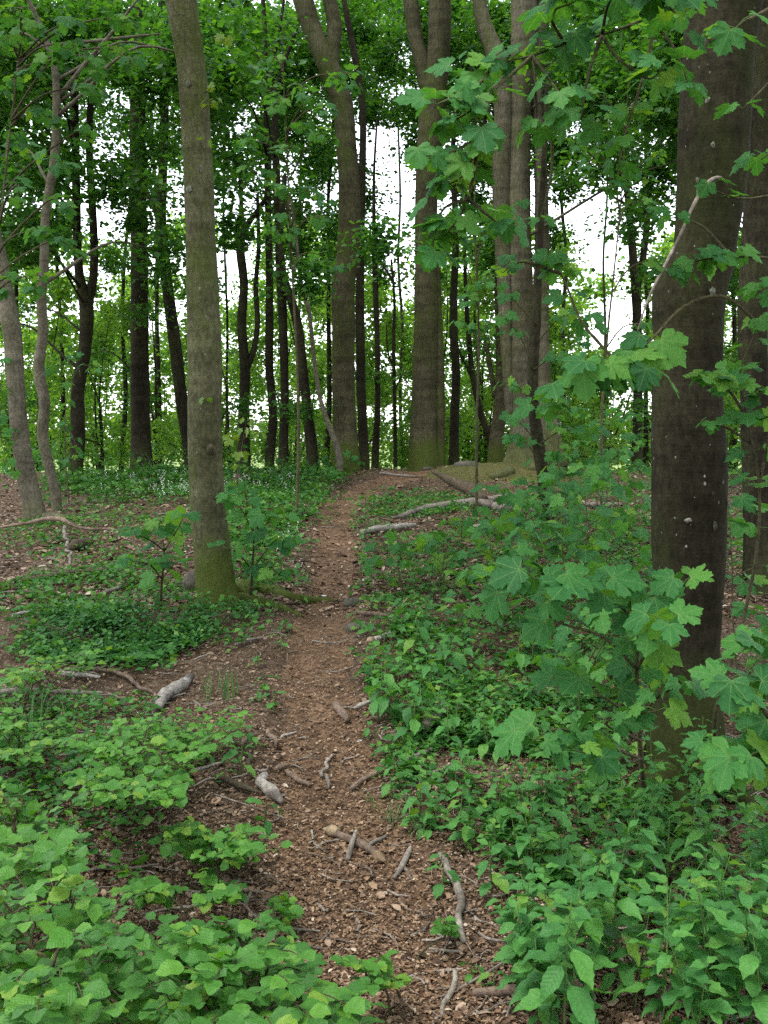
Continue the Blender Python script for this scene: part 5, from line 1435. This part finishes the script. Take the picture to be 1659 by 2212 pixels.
# ================================================================== DEADWOOD
def stick(label, pix, wpx, mat, lift=None, forks=(), name='stick', ends=None, taper=0.75, cat='stick', rough=0.12, seed=0):
    pts, rs = [], []
    for k, (px, py) in enumerate(pix):
        g = ground(px, py)
        w = wpx[k] if isinstance(wpx, (list, tuple)) else wpx * (1 - (1 - taper) * k / max(1, len(pix) - 1))
        r = w / 2 / F * g[1] * 1.12
        up = r * 0.75 + 0.018
        if lift: up += lift[k]
        pts.append(g + A([0, 0, up])); rs.append(r)
    base = np.mean(pts, axis=0); base[2] = gz(base[0], base[1])
    Ls = np.linalg.norm(np.diff(A(pts), axis=0), axis=1).sum()
    rm = float(np.mean(rs))
    nf = int(np.clip(Ls / (rm * 5.0), 4, 22))
    fine_ = catmull(np.column_stack([A(pts), A(rs)]), nf)
    jr = np.random.default_rng(len(label) + int(pix[0][0]))
    amp = min(rm * 0.7, Ls / nf * 0.16)
    fine_[1:-1, :2] += jr.normal(0, 1, (nf - 2, 2)) * amp
    fine_[1:-1, 2] += np.abs(jr.normal(0, .25, nf - 2)) * amp
    fine_[:, 3] *= jr.uniform(.9, 1.1, nf)
    fine_[0, 3] *= 0.8; fine_[-1, 3] *= 0.65
    V, Q = tube(fine_[:, :3], fine_[:, 3], 12, max(24, nf * 5), rough * 1.3, seed + len(label), None, 4.5)
    if not forks and not ends:
        return obj(name, rod_mesh(name, V - base, Q, M[mat]), None, base, label=label, cat=cat)
    t = thing(name, base, label, cat)
    obj('shaft', rod_mesh('shaft', V - base, Q, M[mat]), t)
    for (pl, w) in forks:
        p2 = [ground(*q) for q in pl]
        rr = [w / 2 / F * p2[0][1] * f_ for f_ in np.linspace(1, .6, len(p2))]
        p2 = [q + A([0, 0, rr[0] * .7 + .012]) for q in p2]
        V, Q = tube(p2, rr, 8, 12, rough, seed + 3)
        obj('fork', rod_mesh('fork', V - base, Q, M[mat]), t)
    if ends:
        for idx, em in ends:
            a = pts[idx]; b = pts[1 if idx == 0 else -2]
            d = (a - b) / np.linalg.norm(a - b); r = rs[idx]
            V, Q = tube([a - d * r * 2.2, a, a + d * r * 0.6, a + d * r * 1.5], [r * 1.04, r * 1.03, r * .7, r * .25], 10, 10, 0.3, 5)
            obj('broken_end', rod_mesh('broken_end', V - base, Q, M[em]), t)
    return t
stick('white peeled broken branch at the right edge of the path', [(797, 1396), (822, 1386), (846, 1378), (872, 1367)], 13, 'wood_white', ends=[(0, 'wood_fresh')])
stick('short thick brown stick on the path before the bramble-like plants', [(726, 1535), (738, 1552), (751, 1570)], 16, 'wood_brown', taper=1)
stick('pale bleached stick pointing under the bramble-like plants', [(766, 1541), (790, 1530), (814, 1522)], 10, 'wood_white')
stick('grey lichened log piece among the plants right of the path', [(912, 1592), (938, 1562), (962, 1532)], 22, 'wood_grey', name='log', cat='log', taper=1)
stick('long pale stick slanting below the grey lichened log piece', [(852, 1664), (890, 1646), (925, 1634), (952, 1614)], 10, 'wood_grey')
stick('bluish grey stick below the long pale slanting stick', [(918, 1690), (955, 1674), (990, 1655)], 9, 'wood_grey')
stick('brown crooked branch across the right side of the path', [(758, 1718), (785, 1700), (812, 1686), (858, 1667)], 12, 'wood_brown')
stick('upright-lying thin stick in the middle of the path', [(695, 1689), (706, 1665), (718, 1641)], 8, 'wood_grey')
stick('short stub just below the upright-lying thin stick', [(706, 1686), (709, 1714)], 8, 'wood_grey')
stick('curved reddish brown stick left of the short stub', [(618, 1678), (643, 1698), (672, 1707)], 11, 'wood_brown')
stick('short brown stick above the curved reddish stick', [(594, 1675), (611, 1667), (628, 1662)], 11, 'wood_brown')
stick('long dark mossy branch running into the white chunk', [(460, 1688), (490, 1698), (513, 1708), (558, 1724)], 14, 'wood_dark')
stick('bent white bark-stripped chunk of wood left on the path', [(573, 1690), (572, 1706), (578, 1718), (592, 1732), (609, 1749)], [18, 22, 25, 24, 18], 'wood_white', name='log', cat='log', rough=.16)
stick('thick brown branch with fresh pale broken ends on the path', [(711, 1811), (735, 1818), (760, 1829), (797, 1853), (824, 1871)], 19, 'wood_brown', ends=[(0, 'wood_fresh'), (-1, 'wood_fresh')], taper=.95)
stick('short grey twig crossing over the thick brown branch', [(751, 1872), (760, 1850), (770, 1828)], 12, 'wood_grey', lift=[0, .02, .04])
stick('grey twig lying right behind the thick brown branch', [(798, 1839), (816, 1828), (836, 1817)], 10, 'wood_grey')
stick('pale forked stick shaped like a Y right of the brown branch', [(887, 1845), (880, 1866), (872, 1886), (852, 1911)], [12, 13, 13, 11], 'wood_grey', forks=[([(873, 1884), (884, 1898), (891, 1915)], 10)])
stick('long slightly bent stick lying along the right side of the path', [(950, 1860), (966, 1892), (982, 1925), (997, 1975), (1002, 2052)], [13, 15, 15, 15, 16], 'wood_grey', forks=[([(996, 1945), (1012, 1975), (1040, 2002)], 6)])
stick('thin curved twig right of the foot of the long bent stick', [(1034, 2029), (1060, 2044), (1101, 2044)], 7, 'wood_grey')
stick('thin straight twig lying level below the long bent stick', [(928, 2064), (965, 2068), (1001, 2067)], 7, 'wood_grey')
stick('pale thin twig touching the top of the pale bottom stick', [(881, 2126), (940, 2113), (1000, 2107)], 6, 'wood_white')
stick('pale stick pointing out of the frame at the bottom', [(983, 2113), (971, 2155), (955, 2212)], 12, 'wood_grey', taper=1)
stick('thick brown log half buried under leaves at the bottom', [(1024, 2166), (1090, 2162), (1150, 2155), (1276, 2143)], 21, 'wood_brown', name='log', cat='log', taper=1)
stick('grey stick showing between the plants above the brown log', [(1100, 2084), (1150, 2090), (1202, 2090)], 9, 'wood_grey')
stick('grey lichened branch slanting through the plants right of the path', [(1085, 1722), (1105, 1755), (1120, 1790), (1146, 1848)], 14, 'wood_grey')
stick('brown branch end poking out under the flat-topped shrub', [(480, 1905), (515, 1928), (545, 1942), (590, 1949)], 13, 'wood_brown')
stick('thin pale stick below the arching shrub on the left', [(408, 1678), (445, 1668), (482, 1656)], 7, 'wood_white')
stick('long crooked brown branch above the lichened log', [(140, 1457), (200, 1457), (252, 1461), (290, 1487), (337, 1511)], 10, 'wood_brown')
stick('pale stick lying under the long crooked brown branch', [(128, 1464), (170, 1468), (216, 1472)], 11, 'wood_white')
stick('thick pale lichen-covered log by the iris blades', [(343, 1540), (358, 1516), (385, 1496), (414, 1475)], [20, 24, 23, 20], 'wood_white', name='log', cat='log', rough=.18)
stick('long grey log lying level at the left edge', [(-10, 1507), (80, 1503), (150, 1506), (222, 1507)], 12, 'wood_grey', name='log', cat='log')
stick('small branch between the grey log and the lichened log', [(335, 1509), (338, 1525), (341, 1540)], 9, 'wood_brown')
stick('long dark flat branch on the dry left slope', [(48, 1263), (110, 1254), (165, 1245), (230, 1240), (310, 1219)], 11, 'wood_dark')
stick('short stick right below the long dark flat branch', [(218, 1291), (240, 1282), (262, 1272)], 8, 'wood_grey')
stick('pale short stick at the left edge of the dark carpet', [(28, 1339), (52, 1333), (77, 1332)], 9, 'wood_white')
stick('thin grey stick at the right end of the dark carpet', [(508, 1401), (540, 1390), (569, 1384)], 6, 'wood_grey')
stick('low arched branch propped in front of the pale left trunk', [(-10, 1146), (60, 1146), (100, 1146), (135, 1152), (160, 1160), (250, 1160)], [4, 6, 9, 9, 7, 5], 'wood_brown', lift=[0, .05, .09, .11, .08, .05])
stick('slim stick leaning down from the low arched branch', [(140, 1160), (146, 1190), (152, 1226)], 7, 'wood_grey', lift=[.08, .04, 0])
stick('rotten grey log stub beneath the low arched branch', [(150, 1196), (172, 1188), (200, 1180)], [17, 22, 15], 'wood_dark', name='log', cat='log', rough=.2)
stick('broken snag raised off the ground like a beak on the right slope', [(1046, 1090), (1010, 1083), (979, 1077), (929, 1072)], [20, 22, 17, 4], 'wood_dark', lift=[0, .08, .17, .34], name='log', cat='log', rough=.2)
stick('weathered branch trailing right from the beak-like snag', [(1042, 1088), (1080, 1084), (1138, 1071)], 13, 'wood_grey')
stick('long pale fallen log crossing behind the leafy sapling trunk', [(850, 1124), (905, 1112), (957, 1102), (1029, 1098), (1112, 1112), (1200, 1106), (1340, 1096)], [6, 12, 16, 18, 16, 14, 10], 'wood_grey', name='log', cat='log', taper=1)
stick('whitish split log at the right edge of the upper path', [(781, 1158), (805, 1154), (831, 1150), (897, 1140)], [12, 15, 13, 9], 'wood_white', name='log', cat='log', rough=.2)
stick('brown stick reaching onto the path near the two flat stones', [(773, 1331), (815, 1336), (855, 1346)], 9, 'wood_brown')
stick('greyish stick in the litter right of the bushy plants', [(1004, 1342), (1040, 1338), (1082, 1340)], 8, 'wood_grey')
stick('grey branch lying below the long pale fallen log', [(996, 1148), (1045, 1143), (1095, 1136)], 10, 'wood_grey')
stick('stubby dark stick left of the path, pointing at the camera', [(537, 1640), (542, 1669)], 10, 'wood_dark')
stick('dark stick beside the stray leaves at the left path edge', [(580, 1588), (596, 1620)], 10, 'wood_brown')
stick('brown bark strip at the left path edge', [(521, 1622), (538, 1607), (554, 1594)], 10, 'wood_brown')
stick('bleached curved twig in the middle of the path', [(606, 1604), (622, 1596), (641, 1590)], 6, 'wood_white')
stick('short crooked twig near the seedling on the path', [(686, 1966), (700, 1980), (712, 1972)], 7, 'wood_grey')
stick('thin forked twig on the path left of the long bent stick', [(862, 1955), (880, 1978), (915, 1984)], 7, 'wood_brown')
stick('slim brown stick along the crest below the central trunk', [(820, 1026), (850, 1030), (905, 1034)], 5, 'wood_grey')
stick('dark branch lying on the left crest in the carpet', [(340, 1118), (375, 1112), (412, 1112)], 5, 'wood_grey')
stick('dead wood lump on the rise right of the olive beech', [(488, 1052), (505, 1049), (522, 1040)], [10, 14, 10], 'wood_brown', lift=[0, .02, .05], name='log', cat='log', rough=.22)

# ---- stones
def stone(label, px, py, w, h_, mat='stone', seed=0, cat='stone'):
    g = ground(px, py)
    sx = w / 2 / F * g[1]; sz = max(h_ / 2 / F * g[1], sx * .25); sy = sx * .8
    n, m_ = 14, 9
    V = []
    for i in range(m_ + 1):
        ph = math.pi * i / m_
        for k in range(n):
            th = 2 * math.pi * k / n
            V.append((math.sin(ph) * math.cos(th), math.sin(ph) * math.sin(th), math.cos(ph)))
    V = A(V)
    r = 1 + 0.22 * vnoise(V * 1.4 + seed * 3, seed) + 0.08 * vnoise(V * 4 + seed, seed + 1)
    V = V * r[:, None] * A([sx, sy, sz])
    Q = []
    for i in range(m_):
        for k in range(n): Q.append((i * n + k, i * n + n + k, i * n + n + (k + 1) % n, i * n + (k + 1) % n))
    o = obj('stone', mesh('stone', V, A(Q), M[mat], None, True), None, g + A([0, 0, sz * .35]), label=label, cat=cat)
    return o
stone('upper of the two flat grey stones set in the path', 765, 1310, 52, 30, seed=1)
stone('lower of the two flat grey stones set in the path', 765, 1362, 48, 26, seed=2)
stone('small low grey stone at the left edge of the upper path', 664, 1112, 34, 20, seed=3)
stone('tiny white stone on the right side of the path', 776, 1604, 13, 10, 'stone_white', 4)
stone('long grey boulder on the crest before the slender dark trunk', 1010, 1008, 60, 20, seed=5)
stone('upright grey rock tucked behind the foot of the olive beech', 412, 1275, 34, 64, seed=6)
stone('mossy stone half sunk at the left end of the mound', 925, 1016, 34, 12, seed=7)
stone('pale stone chip among the roots of the olive beech', 698, 1290, 18, 8, 'stone_white', 8)
